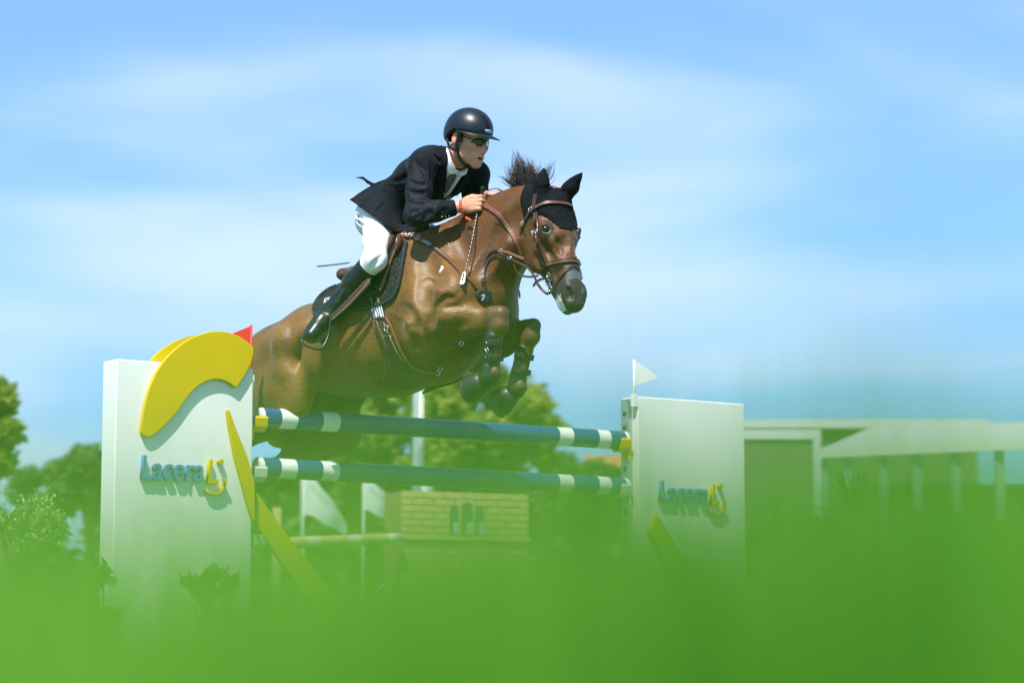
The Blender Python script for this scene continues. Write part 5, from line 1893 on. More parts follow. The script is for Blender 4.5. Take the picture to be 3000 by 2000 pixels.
# reins
P, Nn = px_path(HF, [(1417, 600), (1441, 614), (1463, 631), (1481, 655), (1503, 690), (1517, 722), (1526, 745)], .006)
strap(brd, 'rein', P, Nn, np.interp(np.linspace(0, 1, len(P)), [0, 1], [.021, .017]), .004, 'rein_web')
pts = spline([L(1418, 577, -.02), L(1434, 559, -.05), L(1452, 554, -.07), L(1468, 560, -.08), L(1478, 574, -.085)], 6)
strap(brd, 'rein', pts, np.tile(unit([0, .35, 1]), (len(pts), 1)), .018, .005, 'rein_web')
P, Nn = px_path(HF, [(1413, 826), (1414, 795), (1420, 764), (1431, 742), (1446, 732), (1465, 734)], .007)
strap(brd, 'martingale_strap', P, Nn, .011, .004, 'leather')
P, Nn = px_path(HF, [(1417, 826), (1420, 790), (1430, 763), (1446, 749), (1465, 746), (1484, 752)], .007)
strap(brd, 'martingale_strap', P, Nn, .010, .004, 'leather')
def free_strap(name, px, lats, w, m, th=.004, nrm=(.1, 1, .15)):
    pts = spline([L(u, v, l_) for (u, v), l_ in zip(px, lats)], 6)
    strap(brd, name, pts, np.tile(unit(nrm), (len(pts), 1)), w, th, m)
free_strap('lower_rein', [(1460, 733), (1488, 740), (1513, 750), (1535, 759)], [.135, .13, .125, .11], .013, 'rein_web')
free_strap('lower_rein', [(1484, 752), (1503, 761), (1524, 772), (1545, 783), (1562, 803), (1572, 824)], [.125, .12, .115, .105, .10, .095], .011, 'leather')
free_strap('rein_loop', [(1507, 768), (1509, 786), (1518, 800), (1535, 809), (1557, 811), (1578, 807)], [.115, .11, .10, .095, .09, .085], .010, 'leather')
for (u, v, l_) in ((1468, 735, .14), (1494, 757, .125)):
    buckle(brd, L(u, v, l_ + .002), np.array([.1, 1, .15]), np.array([1.0, 0, -.25]), .013, .016, .0016)

# grey tape over the nose under the flash
tape = solo('nose_tape', *(lambda vf: (toW(vf[0]), vf[1]))(patch_vf(HF, [P3(*p) for p in [(1570, 412), (1640, 402), (1740, 398), (1812, 402), (1840, 490), (1866, 615), (1795, 660), (1740, 630), (1640, 600), (1605, 575), (1625, 500)]], .0015, .002, g_=5)), M['tape'], 'grey adhesive tape across the horse\'s nose below the noseband', 'tape')
fix(tape.data)

# ---- ear bonnet: crochet cap laid over the poll and forehead, with two ear covers
bon = thing('ear_bonnet', 'black crocheted ear bonnet on the horse\'s head with a pointed forehead flap', 'ear bonnet', at_h(HQ(.02, -.05, 0)))
rel = HV - hq0
ht, hd, hw_ = rel @ HAX[0], rel @ HAX[1], rel @ HAX[2]
lim = np.where(np.abs(hw_) < .035, .205, .205 - (np.abs(hw_) - .035) * 1.75)
capm = inhead & (ht > -.12) & (ht < lim) & (hd > -.135) & (ht + .0 * hd < .23) & ~((hd < -.085) & (ht > .09))
qm = capm[HFc].all(1)
fq = HFc[qm]
used = np.unique(fq)
rm = np.full(len(HV), -1); rm[used] = np.arange(len(used))
nrmV = HF.normal(HV[used], .012)
Vt = HV[used] + nrmV * .0065
Vb = HV[used] + nrmV * .0008
ff = rm[fq]
m0 = len(used)
ed = {}
for f in ff:
    for i in range(4): ed[(f[i], f[(i + 1) % 4])] = 1
Fc = [tuple(f) for f in ff] + [tuple(i + m0 for i in f[::-1]) for f in ff] + [(b_, a_, a_ + m0, b_ + m0) for (a_, b_) in ed if (b_, a_) not in ed]
part('cap', toW(np.vstack([Vt, Vb])), Fc, bon, M['crochet'])

patch(bon, 'forehead_flap', HF, [P2(*p) for p in [(925, 690), (960, 655), (1000, 640), (1190, 600), (1330, 612), (1420, 650), (1490, 750), (1512, 860), (1550, 1000), (1572, 1110), (1566, 1143), (1480, 1148), (1400, 1140), (1290, 1062), (1190, 985), (1100, 940), (1030, 915), (985, 950), (950, 965), (930, 900), (920, 780)]], .0045, .005, 'crochet', g_=4)


def ear_cover(b0, tip, open_dir):
    ax_ = unit(tip - b0); Ln = np.linalg.norm(tip - b0)
    od = unit(open_dir - ax_ * np.dot(open_dir, ax_)); sd = np.cross(ax_, od)
    V, Fc = [], []
    prof = [(-.16, .036), (.0, .039), (.12, .041), (.3, .043), (.48, .040), (.66, .0315), (.82, .0205), (.93, .0105), (1.0, .002)]
    ns = 20
    for f_, r in prof:
        c = b0 + ax_ * Ln * f_ - od * .010 * math.sin(min(1, max(0, f_)) * math.pi)
        for j in range(ns):
            w = 2 * math.pi * j / ns
            x, y = math.cos(w), math.sin(w)
            k = 1.0 if x < .55 else 1.0 - .55 * (x - .55) / .45      # pressed-in front
            V.append(c + od * r * .78 * x * k + sd * r * y)
    for i in range(len(prof) - 1):
        for j in range(ns):
            q = (j + 1) % ns
            Fc.append((i * ns + j, i * ns + q, (i + 1) * ns + q, (i + 1) * ns + j))
    Fc.append(tuple((len(prof) - 1) * ns + j for j in range(ns)))
    Fc.append(tuple(range(ns))[::-1])
    return np.array(V), Fc


for (b0, tip), od in zip(EARS, (np.array([.55, .8, .1]), np.array([.9, .15, .1]))):
    V, Fc = ear_cover(b0, tip, od)
    o = part('ear_cover', toW(V), Fc, bon, M['crochet']); fix(o.data)
head_strap(bon, 'red_trim', [P2(*p) for p in [(1195, 590), (1230, 583), (1262, 590)]], .005, .004, 'red_cord', off=.006, cross=False)

# ---- leg boots
def leg_boot(label, kn, ft, out_s, wpx):
    dn = unit(ft - kn)
    elb = L(1252, 968, .195) if out_s > 0 else L(1398, 1020, -.20)
    up = unit(kn - elb); bk = unit(-(up - dn * np.dot(up, dn)))
    Ln = np.linalg.norm(ft - kn)
    t_ = thing('tendon_boot', label, 'tendon boot', at_h(kn + dn * Ln * .6), 'black tendon boots on the forelegs')
    f = Field(np.minimum(kn, ft) - .13, np.maximum(kn, ft) + .13, .0042)
    a_, b_ = kn + dn * Ln * .36 + bk * .020, ft + bk * .022 + dn * .005
    f.seg(kn + dn * Ln * .27 + bk * .028, a_, .016, .040, .02)
    f.seg(a_, b_ - dn * .05, .040, .038, .02)
    f.seg(b_ - dn * .05, b_ + dn * .012, .038, .046, .02)
    V, Fc = f.surface(2)
    part('shell', toW(V), Fc, t_, M['boot_shell'])
    # raised strike plate on the outside, two webbing straps with studs
    outw = np.array([0, out_s, 0.0])
    f2 = Field(np.minimum(kn, ft) - .13, np.maximum(kn, ft) + .13, .0042)
    f2.seg(b_ - dn * .03 + outw * .018, b_ + dn * .012 + outw * .020, .030, .030, .02)
    V, Fc = f2.surface(2)
    part('strike_pad', toW(V), Fc, t_, M['rubber'])
    fw = -bk; sd_ = np.cross(dn, fw)
    for fr in (.48, .74):
        c = kn + dn * Ln * fr
        rg = [c + bk * .012 + fw * (.0455 * math.cos(w)) + sd_ * .043 * math.sin(w) for w in np.linspace(0, 2 * math.pi, 25)[:-1]]
        Nn = [unit(p - (c + bk * .012)) for p in rg]
        V, Fc = ribbon_vf(rg, Nn, .026, .004, closed=True)
        st_ = part('strap', toW(V), Fc, t_, M['strap_black'], smooth=False); fix(st_.data)
        ang = math.atan2(np.dot(outw, sd_), np.dot(outw, fw))
        tabc = [c + bk * .012 + fw * (.049 * math.cos(ang + w)) + sd_ * .0465 * math.sin(ang + w) for w in np.linspace(-.55, .45, 7)]
        V, Fc = ribbon_vf(tabc, [unit(p - (c + bk * .012)) for p in tabc], .030, .004)
        tb_ = part('tab', toW(V), Fc, t_, M['boot_shell'], smooth=False); fix(tb_.data)
        pq = tabc[3] + unit(tabc[3] - c) * .005
        V, Fc = sphere_vf(pq, .004, 8, 6)
        part('stud', toW(V), Fc, t_, M['silver'])
    c = kn + dn * Ln * .61 + bk * .018 + outw * .043
    for q in (-.005, .005):
        V, Fc = tube_vf([c + dn * (q - .010) + bk * (q + .006), c + dn * (q + .010) + bk * (q - .006)], .0018, 6)
        part('mark', toW(V), Fc, t_, M['logo_white'])


leg_boot('black tendon boot on the foreleg nearer the stirrup, buckle tabs and white mark facing out', L(1461, 926, .155), L(1448, 1092, .145), 1, 0)
leg_boot('black tendon boot on the far foreleg with webbing straps across the front', L(1557, 962, -.155), L(1522, 1133, -.145), -1, 0)


def bell_boot(label, c0, d, toe):
    d = unit(d); t_ = unit(toe - d * np.dot(toe, d)); sd = np.cross(d, t_)
    V, Fc = [], []
    prof = [(-.034, .78), (-.030, .86), (-.012, 1.02), (.012, 1.16), (.034, 1.27), (.048, 1.33), (.050, 1.31), (.046, 1.26), (.010, 1.10), (-.026, .80)]
    ns = 24
    for f_, k in prof:
        for j in range(ns):
            w = 2 * math.pi * j / ns
            ct = math.cos(w)
            V.append(c0 + d * f_ * (1 + .10 * ct) + t_ * .052 * k * ct * (1.06 if ct > 0 else .98) + sd * .052 * k * math.sin(w))
    for i in range(len(prof) - 1):
        for j in range(ns):
            q = (j + 1) % ns
            Fc.append((i * ns + j, i * ns + q, (i + 1) * ns + q, (i + 1) * ns + j))
    o = solo('bell_boot', toW(np.array(V)), Fc, M['rubber'], label, 'bell boot', 'rubber bell boots over the front hooves')
    fix(o.data)


bell_boot('shiny black rubber bell boot over the upper front hoof', HOOF[0][0], HOOF[0][1], HOOF[0][2])
bell_boot('black rubber bell boot over the lower front hoof with its sole turned back', HOOF[1][0], HOOF[1][1], HOOF[1][2])

# white fleck of foam on the shoulder, pale chestnut inside the far foreleg
M['foam'] = mat('foam_fleck', (.78, .78, .76), .6, .3)
patch(horse, 'foam_fleck', HF, [(1293, 778), (1299, 781), (1301, 788), (1297, 791), (1292, 799), (1287, 800), (1287, 794), (1292, 786)], .001, .002, 'foam', g_=3)
patch(horse, 'chestnut', HF, [(1492, 984), (1498, 979), (1506, 980), (1509, 985), (1504, 990), (1496, 989)], .001, .003, 'tape', g_=3)

# ------------------------------------------------------------------ rider
M['skin'] = mat('skin', (.65, .31, .205), .5, .3, col2=(.55, .225, .14), vscale=18, bump=.12, bscale=160, sss=.10)
M['lips'] = mat('lips', (.52, .245, .19), .42, .4)
M['mouth'] = mat('mouth_inside', (.03, .012, .01), .6, .2)
M['hair'] = mat('dark_hair', (.018, .012, .009), .5, .4)
M['navy_cloth'] = mat('navy_jacket', (.0042, .0060, .0105), .75, .10, var=.35, vscale=22, bump=.35, bscale=34, bdist=.004, sheen=.05)
M['navy_mesh'] = mat('navy_mesh_panel', (.0075, .010, .016), .7, .12)
t = M['navy_mesh'].node_tree; b = t.nodes['Principled BSDF']
co = t.nodes.new('ShaderNodeTexCoord'); vo = t.nodes.new('ShaderNodeTexVoronoi'); vo.inputs['Scale'].default_value = 140; vo.inputs['Randomness'].default_value = .12
rr_ = t.nodes.new('ShaderNodeValToRGB'); rr_.color_ramp.elements[0].position = .16; rr_.color_ramp.elements[0].color = (.055, .054, .054, 1); rr_.color_ramp.elements[1].position = .36; rr_.color_ramp.elements[1].color = (.0055, .0075, .013, 1)
t.links.new(co.outputs['Object'], vo.inputs[0]); t.links.new(vo.outputs['Distance'], rr_.inputs[0]); t.links.new(rr_.outputs[0], b.inputs['Base Color'])
M['shirt'] = mat('white_shirt', (.80, .80, .82), .75, .2, bump=.15, bscale=60)
M['breeches'] = mat('white_breeches', (.70, .70, .75), .8, .2, var=.02, vscale=10, bump=.25, bscale=22, bdist=.004)
M['tie'] = mat('taupe_tie', (.115, .095, .080), .6, .3, var=.25, vscale=120)
M['boot_leather'] = mat('riding_boot_leather', (.006, .007, .008), .36, .4, var=.3, vscale=14, bump=.25, bscale=18, bdist=.004, coat=.1)
M['sole'] = mat('boot_welt', (.20, .20, .17), .6, .3, var=.2)
M['helmet'] = mat('helmet_shell', (.006, .009, .017), .38, .45, var=.1, vscale=10)
M['helmet_trim'] = mat('helmet_trim', (.012, .014, .018), .5, .4)
M['helmet_vent'] = mat('helmet_vent', (.004, .005, .007), .85, .2, bump=.6, bscale=120)
M['badge'] = mat('helmet_badge', (.22, .42, .72), .35, .5)
M['harness'] = mat('helmet_harness', (.007, .008, .009), .5, .4)
M['lens'] = mat('sunglass_lens', (.006, .008, .006), .05, .8, coat=.6)
M['bead'] = mat('orange_bead', (.62, .085, .02), .35, .5, var=.3, vscale=60)
M['brass'] = mat('old_brass', (.30, .22, .12), .3, .5, metal=1.0)
M['plum'] = mat('plum_pocket_square', (.05, .012, .022), .7, .3)
M['whip_black'] = mat('whip_black', (.008, .009, .011), .4, .5)
M['whip_white'] = mat('whip_white', (.70, .68, .62), .6, .3)

Z1 = np.array([0, 0, 1.0])
# joints in the horse frame
TOR = [((-.20, 0, 2.415), .122, .165), ((-.09, 0, 2.49), .100, .150), ((.04, 0, 2.565), .108, .158), ((.135, 0, 2.605), .102, .166), ((.185, 0, 2.622), .074, .150)]
shR, shL = L(1236, 486, .185), np.array([.215, -.185, 2.60])
elR, elL = L(1218, 630, .275), L(1390, 625, -.26)
wrR, wrL = L(1345, 606, .125), L(1412, 598, -.085)
hpR, knR, anR = np.array([-.165, .105, 2.40]), L(1098, 760, .335), L(969, 910, .350)
toeR, heelR = L(906, 984, .445), L(972, 925, .33)
HC_ = L(1377, 397, 0.0)
yw2, pt2 = math.radians(4), math.radians(15)
f0 = np.array([math.cos(yw2), math.sin(yw2), 0]); RR = np.array([-math.sin(yw2), math.cos(yw2), 0])
FF = f0 * math.cos(pt2) - Z1 * math.sin(pt2); UU = f0 * math.sin(pt2) + Z1 * math.cos(pt2)
AXH = np.array([FF, UU, RR])


def HD(f, u, r=0.0): return HC_ + FF * f + UU * u + RR * r


def hand(f, wr, tip, s):
    """closed riding hand, thumb on top, back of the hand outwards"""
    fh = unit(tip - wr); out_ = unit(np.array([0, s, 0.0]) - fh * np.dot([0, s, 0.0], fh)); up = np.cross(fh, out_) * s
    if up[2] < 0: up = -up
    c = wr + fh * .055
    f.seg(wr, c + up * .004, .026, .030, .02, out_, .72, .62)
    f.seg(c + up * .010, c + fh * .030 + up * .012, .030, .028, .015, out_, .6, .55)
    f.seg(c - up * .012, c + fh * .028 - up * .014, .028, .026, .015, out_, .6, .55)
    for i in range(4):
        k = c + fh * (.040 - .004 * abs(i - 1)) + up * (.030 - .0195 * i) + out_ * .010
        a = k + fh * (.028 - .003 * i) + out_ * .002 - up * .004
        b_ = a + fh * .004 - out_ * (.026)
        d = b_ - fh * .024 - out_ * .004
        f.seg(k - fh * .02, k, .0100, .0112, .008)
        f.seg(k, a, .0108, .0096, .004)
        f.seg(a, b_, .0096, .0088, .004)
        f.seg(b_, d, .0088, .0078, .004)
    t0 = c - fh * .018 + up * .026 - out_ * .006
    t1 = t0 + fh * .030 + up * .014 - out_ * .008
    t2 = t1 + fh * .034 - up * .004 - out_ * .004
    f.seg(t0, t1, .016, .0125, .012)
    f.seg(t1, t2, .0122, .0095, .006)
    return c, fh, up, out_


def build_body():
    f = Field((-.50, -.52, 1.66), (.62, .56, 2.86), .0044)
    for (p, r, w), (p2, r2, w2) in zip(TOR, TOR[1:]):
        f.seg(p, p2, r - .012, r2 - .012, .04, LAT, (w - .012) / (r - .012), (w2 - .012) / (r2 - .012))
    for s in (1, -1):
        sh_, el_, wr_q = (shR, elR, wrR) if s > 0 else (shL, elL, wrL)
        f.seg(np.array(TOR[-1][0]) + [-.02, .07 * s, 0], sh_, .058, .050, .04)
        f.seg(sh_, el_, .050, .038, .03)
        f.seg(el_, (el_ + wr_q) / 2, .040, .036, .02)
        f.seg((el_ + wr_q) / 2, wr_q, .036, .025, .02)
        h_, k_, a_ = [x * [1, s, 1] for x in (hpR, knR, anR)]
        f.seg(h_, k_, .066, .036, .05)
        f.seg(k_, a_, .034, .020, .03)
        f.seg(a_, (toeR * .7 + anR * .3) * [1, s, 1], .024, .022, .02)
    HR_ = hand(f, wrR, L(1428, 590, .075), 1)
    hand(f, wrL, L(1446, 588, -.05), -1)
    # neck and head
    f.seg(np.array(TOR[-1][0]) + [-.01, 0, .02], HD(-.018, -.085), .068, .056, .04)
    f.seg(HD(-.02, -.07, .03), np.array(TOR[-1][0]) + [.03, .015, .05], .022, .018, .03)
    f.ell(HD(-.006, .015), (.096, .100, .076), AXH, .03)
    f.seg(HD(.045, .0), HD(.050, -.085), .050, .042, .03, RR, 1.22, 1.0)
    f.ell(HD(.032, -.060), (.055, .060, .062), AXH, .03)
    for s in (1, -1):
        f.seg(HD(-.012, -.055, .056 * s), HD(.004, -.092, .052 * s), .018, .016, .025)
        f.seg(HD(.004, -.092, .052 * s), HD(.070, -.128, .016 * s), .016, .016, .025)
        f.ell(HD(.066, -.048, .041 * s), (.026, .020, .018), AXH, .02)
        f.ell(HD(.100, -.073, .0125 * s), (.012, .009, .009), AXH, .008)
        f.ell(HD(.088, -.022, .030 * s), (.016, .012, .016), AXH, .012, op='sub')
        f.seg(HD(.091, .000, .010 * s), HD(.080, .002, .040 * s), .012, .010, .015)
        f.ell(HD(-.020, -.030, .079 * s), (.017, .031, .010), AXH, .008)
        f.ell(HD(-.016, -.024, .091 * s), (.009, .017, .007), AXH, .006, op='sub')
        f.seg(HD(.106, -.078, .018 * s), HD(.092, -.098, .031 * s), .0030, .0025, .012, op='sub')
        f.ell(HD(.110, -.0805, .0075 * s), (.004, .003, .0035), AXH, .003, op='sub')
    f.seg(HD(.088, -.006), HD(.111, -.056), .0095, .0110, .014)
    f.ell(HD(.115, -.067), (.0130, .0118, .0120), AXH, .010)
    f.ell(HD(.079, -.098), (.024, .026, .034), AXH, .02)
    f.ell(HD(.080, -.134), (.020, .017, .022), AXH, .018)
    f.seg(HD(.098, -.0935, -.015), HD(.1025, -.092, 0), .0052, .0060, .008)
    f.seg(HD(.1025, -.092, 0), HD(.098, -.0935, .015), .0060, .0052, .008)
    f.seg(HD(.094, -.112, -.012), HD(.097, -.1135, 0), .0060, .0070, .008)
    f.seg(HD(.097, -.1135, 0), HD(.094, -.112, .012), .0070, .0060, .008)
    f.ell(HD(.104, -.1025), (.015, .0045, .019), AXH, .004, op='sub')
    return f, HR_


BF, HAND = build_body()
BV, BFc = BF.surface(1)
rb = at_h([-.15, 0, 2.2])
rider = thing('person', 'rider in navy mesh jacket, white breeches and black helmet leaning over the horse\'s neck', 'person', rb)
bo = part('body', toW(BV), BFc, rider, [M['skin'], M['lips'], M['mouth'], M['hair']])
relh = BV - HC_
bf, bu, br_ = relh @ FF, relh @ UU, relh @ RR
lipm = (bf > .084) & (np.abs(br_) < .0235) & (np.abs(bu + .1035) < .0155 * np.sqrt(np.clip(1 - (br_ / .0245) ** 2, 0, 1))) & ~((np.abs(bu + .1025) < .004) & (np.abs(br_) < .012) & (bf < .100))
mth = (np.abs(bu + .1025) < .0052) & (np.abs(br_) < .013) & (bf > .06) & (bf < .0985)
hairm = (bu > .004) & (bf < .070) & (np.abs(br_) > .03) & (bu < .2) | ((bf < -.05) & (bu > -.075) & (bu < .2) & (np.abs(relh).max(1) < .2)) | ((np.abs(br_) > .055) & (bf > .012) & (bf < .032) & (bu > -.045) & (np.abs(relh).max(1) < .2))
mi = np.zeros(len(BFc), np.int32)
mi[hairm[BFc].all(1)] = 3
mi[lipm[BFc].sum(1) >= 3] = 1
mi[mth[BFc].sum(1) >= 2] = 2
bo.data.polygons.foreach_set('material_index', mi)

class Nearest:
    """the first surface met among several fields"""
    def __init__(s, *fs): s.fs = fs
    def hit(s, Oo, Dd, off, a, b_):
        R_ = [f.hit(Oo, Dd, off, a, b_) for f in s.fs]
        dd = np.stack([np.where(ok, np.linalg.norm(P - Oo, axis=1), 99) for P, ok in R_])
        k_ = dd.argmin(0)
        P = np.stack([r[0] for r in R_])[k_, np.arange(len(k_))]
        return P, dd.min(0) < 90


# ---- breeches
PF = Field((-.50, -.52, 1.95), (.30, .52, 2.62), .0055)
PF.seg(TOR[0][0], TOR[1][0], .122, .104, .04, LAT, 1.36, 1.46)
for s in (1, -1):
    h_, k_, a_ = [x * [1, s, 1] for x in (hpR, knR, anR)]
    PF.ell(h_ + [-.05, -.02 * s, -.005], (.106, .080, .098), k=.05)
    PF.seg(h_, k_ * .6 + h_ * .4, .089, .063, .05)
    PF.seg(k_ * .6 + h_ * .4, k_, .063, .053, .03)
    PF.seg(k_, k_ * .72 + a_ * .28, .056, .048, .03)
    PF.ell(k_ + [.012, .01 * s, 0], (.042, .042, .046), k=.03)
for px in ([(1050, 690), (1066, 694), (1084, 690)], [(1056, 706), (1072, 711), (1092, 706)], [(1062, 722), (1080, 727), (1100, 718)], [(1066, 738), (1086, 741), (1108, 730)],
           [(1036, 628), (1058, 640), (1084, 645)], [(1040, 645), (1060, 660), (1082, 668)], [(1085, 790), (1100, 775), (1120, 760)], [(1088, 780), (1104, 762), (1124, 745)]):
    carve(PF, px, .011, .0060, .008, both=False)
V, Fc = PF.surface(2)
part('breeches', toW(V), Fc, rider, M['breeches'])

# ---- boots
for s in (1, -1):
    k_, a_, t_, h_ = [x * [1, s, 1] for x in (knR, anR, toeR, heelR)]
    f = Field(np.minimum.reduce([k_, a_, t_]) - .12, np.maximum.reduce([k_, a_, t_]) + .12, .0045)
    d = unit(a_ - k_); fd = unit(t_ - a_)
    top = k_ + d * .045
    f.seg(top, k_ + d * .16, .056, .056, .02)
    f.seg(k_ + d * .16, a_ - d * .06, .054, .037, .03)
    f.seg(a_ - d * .06, a_ + d * .01, .037, .038, .03)
    f.seg(a_ + d * .01, h_ + d * .03, .038, .036, .03)
    f.seg(a_ + d * .012, a_ + fd * .07 + d * .012, .042, .042, .03)
    f.seg(a_ + fd * .07 + d * .012, t_ - fd * .006, .042, .036, .02, unit(np.cross(fd, [0, 0, 1])), 1.15, 1.35)
    f.half(top + d * .004, -d + np.array([.55, 0, .1]) * .5, top - .13, top + .13, .006)
    if s > 0:
        for q in range(7):
            u0, v0 = 968 - 5 * q + 6, 868 + 8 * q
            carve(f, [(u0 - 8 + q * -1, v0 - 12), (u0 + 6, v0 - 2), (u0 + 24, v0 - 4)], .008, .0055, .006, both=False)
            if q < 5:
                carve(f, [(u0 + 2, v0 - 34), (u0 + 16, v0 - 22), (u0 + 36, v0 - 26)], .010, .004, .008, both=False)
        for q in range(5):
            carve(f, [(938 + 3 * q - 2, 952 + 5 * q), (947 + 3 * q, 958 + 4 * q), (956 + 2 * q, 968 + 3 * q)], .004, .003, .004, both=False)
    V, Fc = f.surface(1)
    bt = part('riding_boot', toW(V), Fc, rider, M['boot_leather'])
    # welt and sole under the ball of the foot
    dn_ = np.array([-.62, 0, -.78]); dn_ = unit(dn_ - fd * np.dot(dn_, fd)); sd = unit(np.cross(fd, dn_))
    pts = [t_ + fd * (-.075 + .095 * math.cos(w)) + sd * .054 * math.sin(w) + dn_ * .034 for w in np.linspace(0, 2 * math.pi, 25)[:-1]]
    V, Fc = plate_vf(pts, dn_ * .010)
    o = part('sole', toW(V), Fc, bt, M['sole'], smooth=False); fix(o.data)
    # stirrup: tread and arch
    c = t_ - fd * .045 + dn_ * .052
    V, Fc = box_vf(c, fd * .024, sd * .060, dn_ * .006, .003)
    part('stirrup_tread', toW(V), Fc, sad, M['black_leather'], smooth=False)
    arch = spline([L(u, v, l_) for u, v, l_ in ((966, 926, .385), (944, 927, .405), (915, 943, .43), (896, 966, .45), (885, 998, .462), (905, 1016, .468), (942, 1020, .445), (962, 985, .405), (968, 945, .387))], 5, closed=True) * [1, s, 1]
    V, Fc = tube_vf(np.vstack([arch, arch[:1]]), .0085, 10, sq=.7)
    part('stirrup_arch', toW(V), Fc, sad, M['black_leather'])

# ---- jacket
JF = Field((-.40, -.50, 2.10), (.52, .50, 2.80), .0050)
for (p, r, w), (p2, r2, w2) in zip(TOR, TOR[1:]):
    JF.seg(p, p2, r + .006, r2 + .006, .04, LAT, (w + .008) / (r + .006), (w2 + .008) / (r2 + .006))
for s in (1, -1):
    sh_, el_, wr_q = (shR, elR, wrR) if s > 0 else (shL, elL, wrL)
    JF.seg(np.array(TOR[-1][0]) + [-.03, .085 * s, .010], sh_ + [0, 0, .004], .070, .064, .05)
    JF.seg(sh_, (sh_ + el_) / 2, .064, .060, .03)
    JF.seg((sh_ + el_) / 2, el_, .060, .054, .03)
    cu_ = wr_q + (el_ - wr_q) * .08
    JF.seg(el_, (el_ + cu_) / 2, .055, .050, .025)
    JF.seg((el_ + cu_) / 2, cu_, .050, .039, .02)
    ax_ = unit(cu_ - el_)
    JF.half(cu_, ax_, cu_ - .09, cu_ + .09, .004)
JF.seg(np.array(TOR[-1][0]) + [.05, .03, .055], HD(.012, -.085), .070, .075, .004, op='sub')
JF.ell(np.array(TOR[0][0]) + [.04, .0, -.03], (.16, .185, .11), k=.05)
# creases of sleeve and waist
for px in ([(1200, 560), (1222, 568), (1250, 565)], [(1196, 590), (1218, 600), (1246, 598)], [(1204, 622), (1226, 616), (1252, 604)], [(1216, 640), (1240, 628), (1262, 612)],
           [(1236, 650), (1252, 632), (1268, 618)], [(1198, 530), (1222, 540), (1250, 540)], [(1130, 545), (1160, 552), (1186, 545)], [(1125, 560), (1155, 570), (1188, 568)],
           [(1140, 530), (1165, 530), (1188, 520)], [(1165, 600), (1180, 575), (1190, 550)], [(1215, 470), (1240, 500), (1262, 530)], [(1280, 640), (1296, 625), (1310, 612)]):
    carve(JF, px, .013, .0085, .010, both=False)
carve(JF, [(1187, 490), (1188, 530), (1190, 580), (1196, 630)], .012, .008, .010, both=False)
carve(JF, [(1262, 480), (1266, 530), (1268, 580), (1270, 600)], .012, .008, .010, both=False)
JV, JFc = JF.surface(2)
jk = part('jacket', toW(JV), JFc, rider, [M['navy_cloth'], M['navy_mesh']])
# perforated panels on upper arm and back
segd = lambda P, a, b_: np.linalg.norm(P - (a + np.clip(((P - a) @ (b_ - a)) / ((b_ - a) @ (b_ - a)), .12, .98)[:, None] * (b_ - a)), axis=1)
msh = (segd(JV, shR, elR) < .072) & (JV[:, 1] > .17)
msh |= (segd(JV, elR, wrR) < .062) & (JV[:, 0] < .34)
jk.data.polygons.foreach_set('material_index', msh[JFc].all(1).astype(np.int32))

# skirt of the coat lying over the hip
UF = Field((-.50, -.52, 1.95), (.30, .52, 2.80), .0055)
UF.D = np.minimum(UF.D, 1)
UF.seg(TOR[0][0], TOR[1][0], .124, .094, .04, LAT, 1.36, 1.44)
UF.seg(TOR[1][0], TOR[2][0], .094, .094, .04, LAT, 1.44, 1.44)
UF.ell(hpR + [-.05, -.02, -.005], (.118, .088, .108), k=.05)
UF.seg(hpR, knR, .100, .066, .05)
Z1z = lambda x, y: (1000 + x / 3.734, 280 + y / 3.734)
sk = [Z1z(*p) for p in [(90, 1140), (180, 1085), (330, 985), (400, 950), (560, 890), (720, 860), (900, 1000), (960, 1200), (900, 1380), (960, 1440), (880, 1480), (720, 1500), (600, 1495), (540, 1475), (480, 1430), (440, 1385), (380, 1340), (300, 1290), (200, 1215)]]
V, Fc = patch_vf(Nearest(UF, HF), sk, .010, .006, g_=5, sm=14)
o = part('coat_skirt', toW(V), Fc, jk, M['navy_cloth']); fix(o.data)
Pp, ok = hits(UF, [Z1z(*p) for p in [(360, 1250), (405, 1215), (455, 1160)]], .020)
strap(jk, 'pocket_seam', spline(Pp, 4), UF.normal(spline(Pp, 4), .012), .004, .002, 'navy_cloth')
fl_ = [Z1z(*p) for p in [(155, 898), (240, 888), (290, 925), (340, 952), (400, 965), (390, 990), (330, 985), (290, 965), (250, 925), (220, 912)]]
V, Fc = patch_vf(UF, fl_, .01, .006, g_=5, lat=.02, sm=0)
o = part('coat_tail', toW(V), Fc, jk, M['navy_cloth']); fix(o.data)

# shirt front, collar, tie, lapels
CF = Field((.05, -.2, 2.55), (.45, .2, 2.85), .004)
CF.seg(np.array(TOR[-1][0]) + [-.01, 0, .03], HD(-.012, -.075), .080, .066, .02)
patch(jk, 'coat_collar', Nearest(CF, JF, BF), [Z1z(*p) for p in [(1010, 565), (1080, 556), (1152, 566), (1150, 660), (1155, 780), (1120, 740), (1060, 690), (1000, 640)]], .005, .007, 'navy_cloth', g_=4)
shp = [Z1z(*p) for p in [(1152, 575), (1160, 690), (1148, 780), (1150, 900), (1130, 1000), (1112, 1120), (1190, 1070), (1260, 960), (1330, 860), (1372, 790), (1300, 830), (1240, 800), (1200, 700)]]
patch(jk, 'shirt_front', JF, shp, .001, .003, 'shirt', g_=5)
tp_ = [Z1z(*p) for p in [(1180, 860), (1250, 858), (1262, 885), (1220, 960), (1170, 1030), (1132, 1085), (1125, 1040), (1140, 960), (1165, 890)]]
patch(jk, 'tie', JF, tp_, .007, .006, 'tie', g_=5)
co1 = [Z1z(*p) for p in [(1152, 572), (1172, 590), (1190, 660), (1215, 740), (1262, 835), (1230, 850), (1185, 862), (1158, 830), (1148, 760), (1145, 660)]]


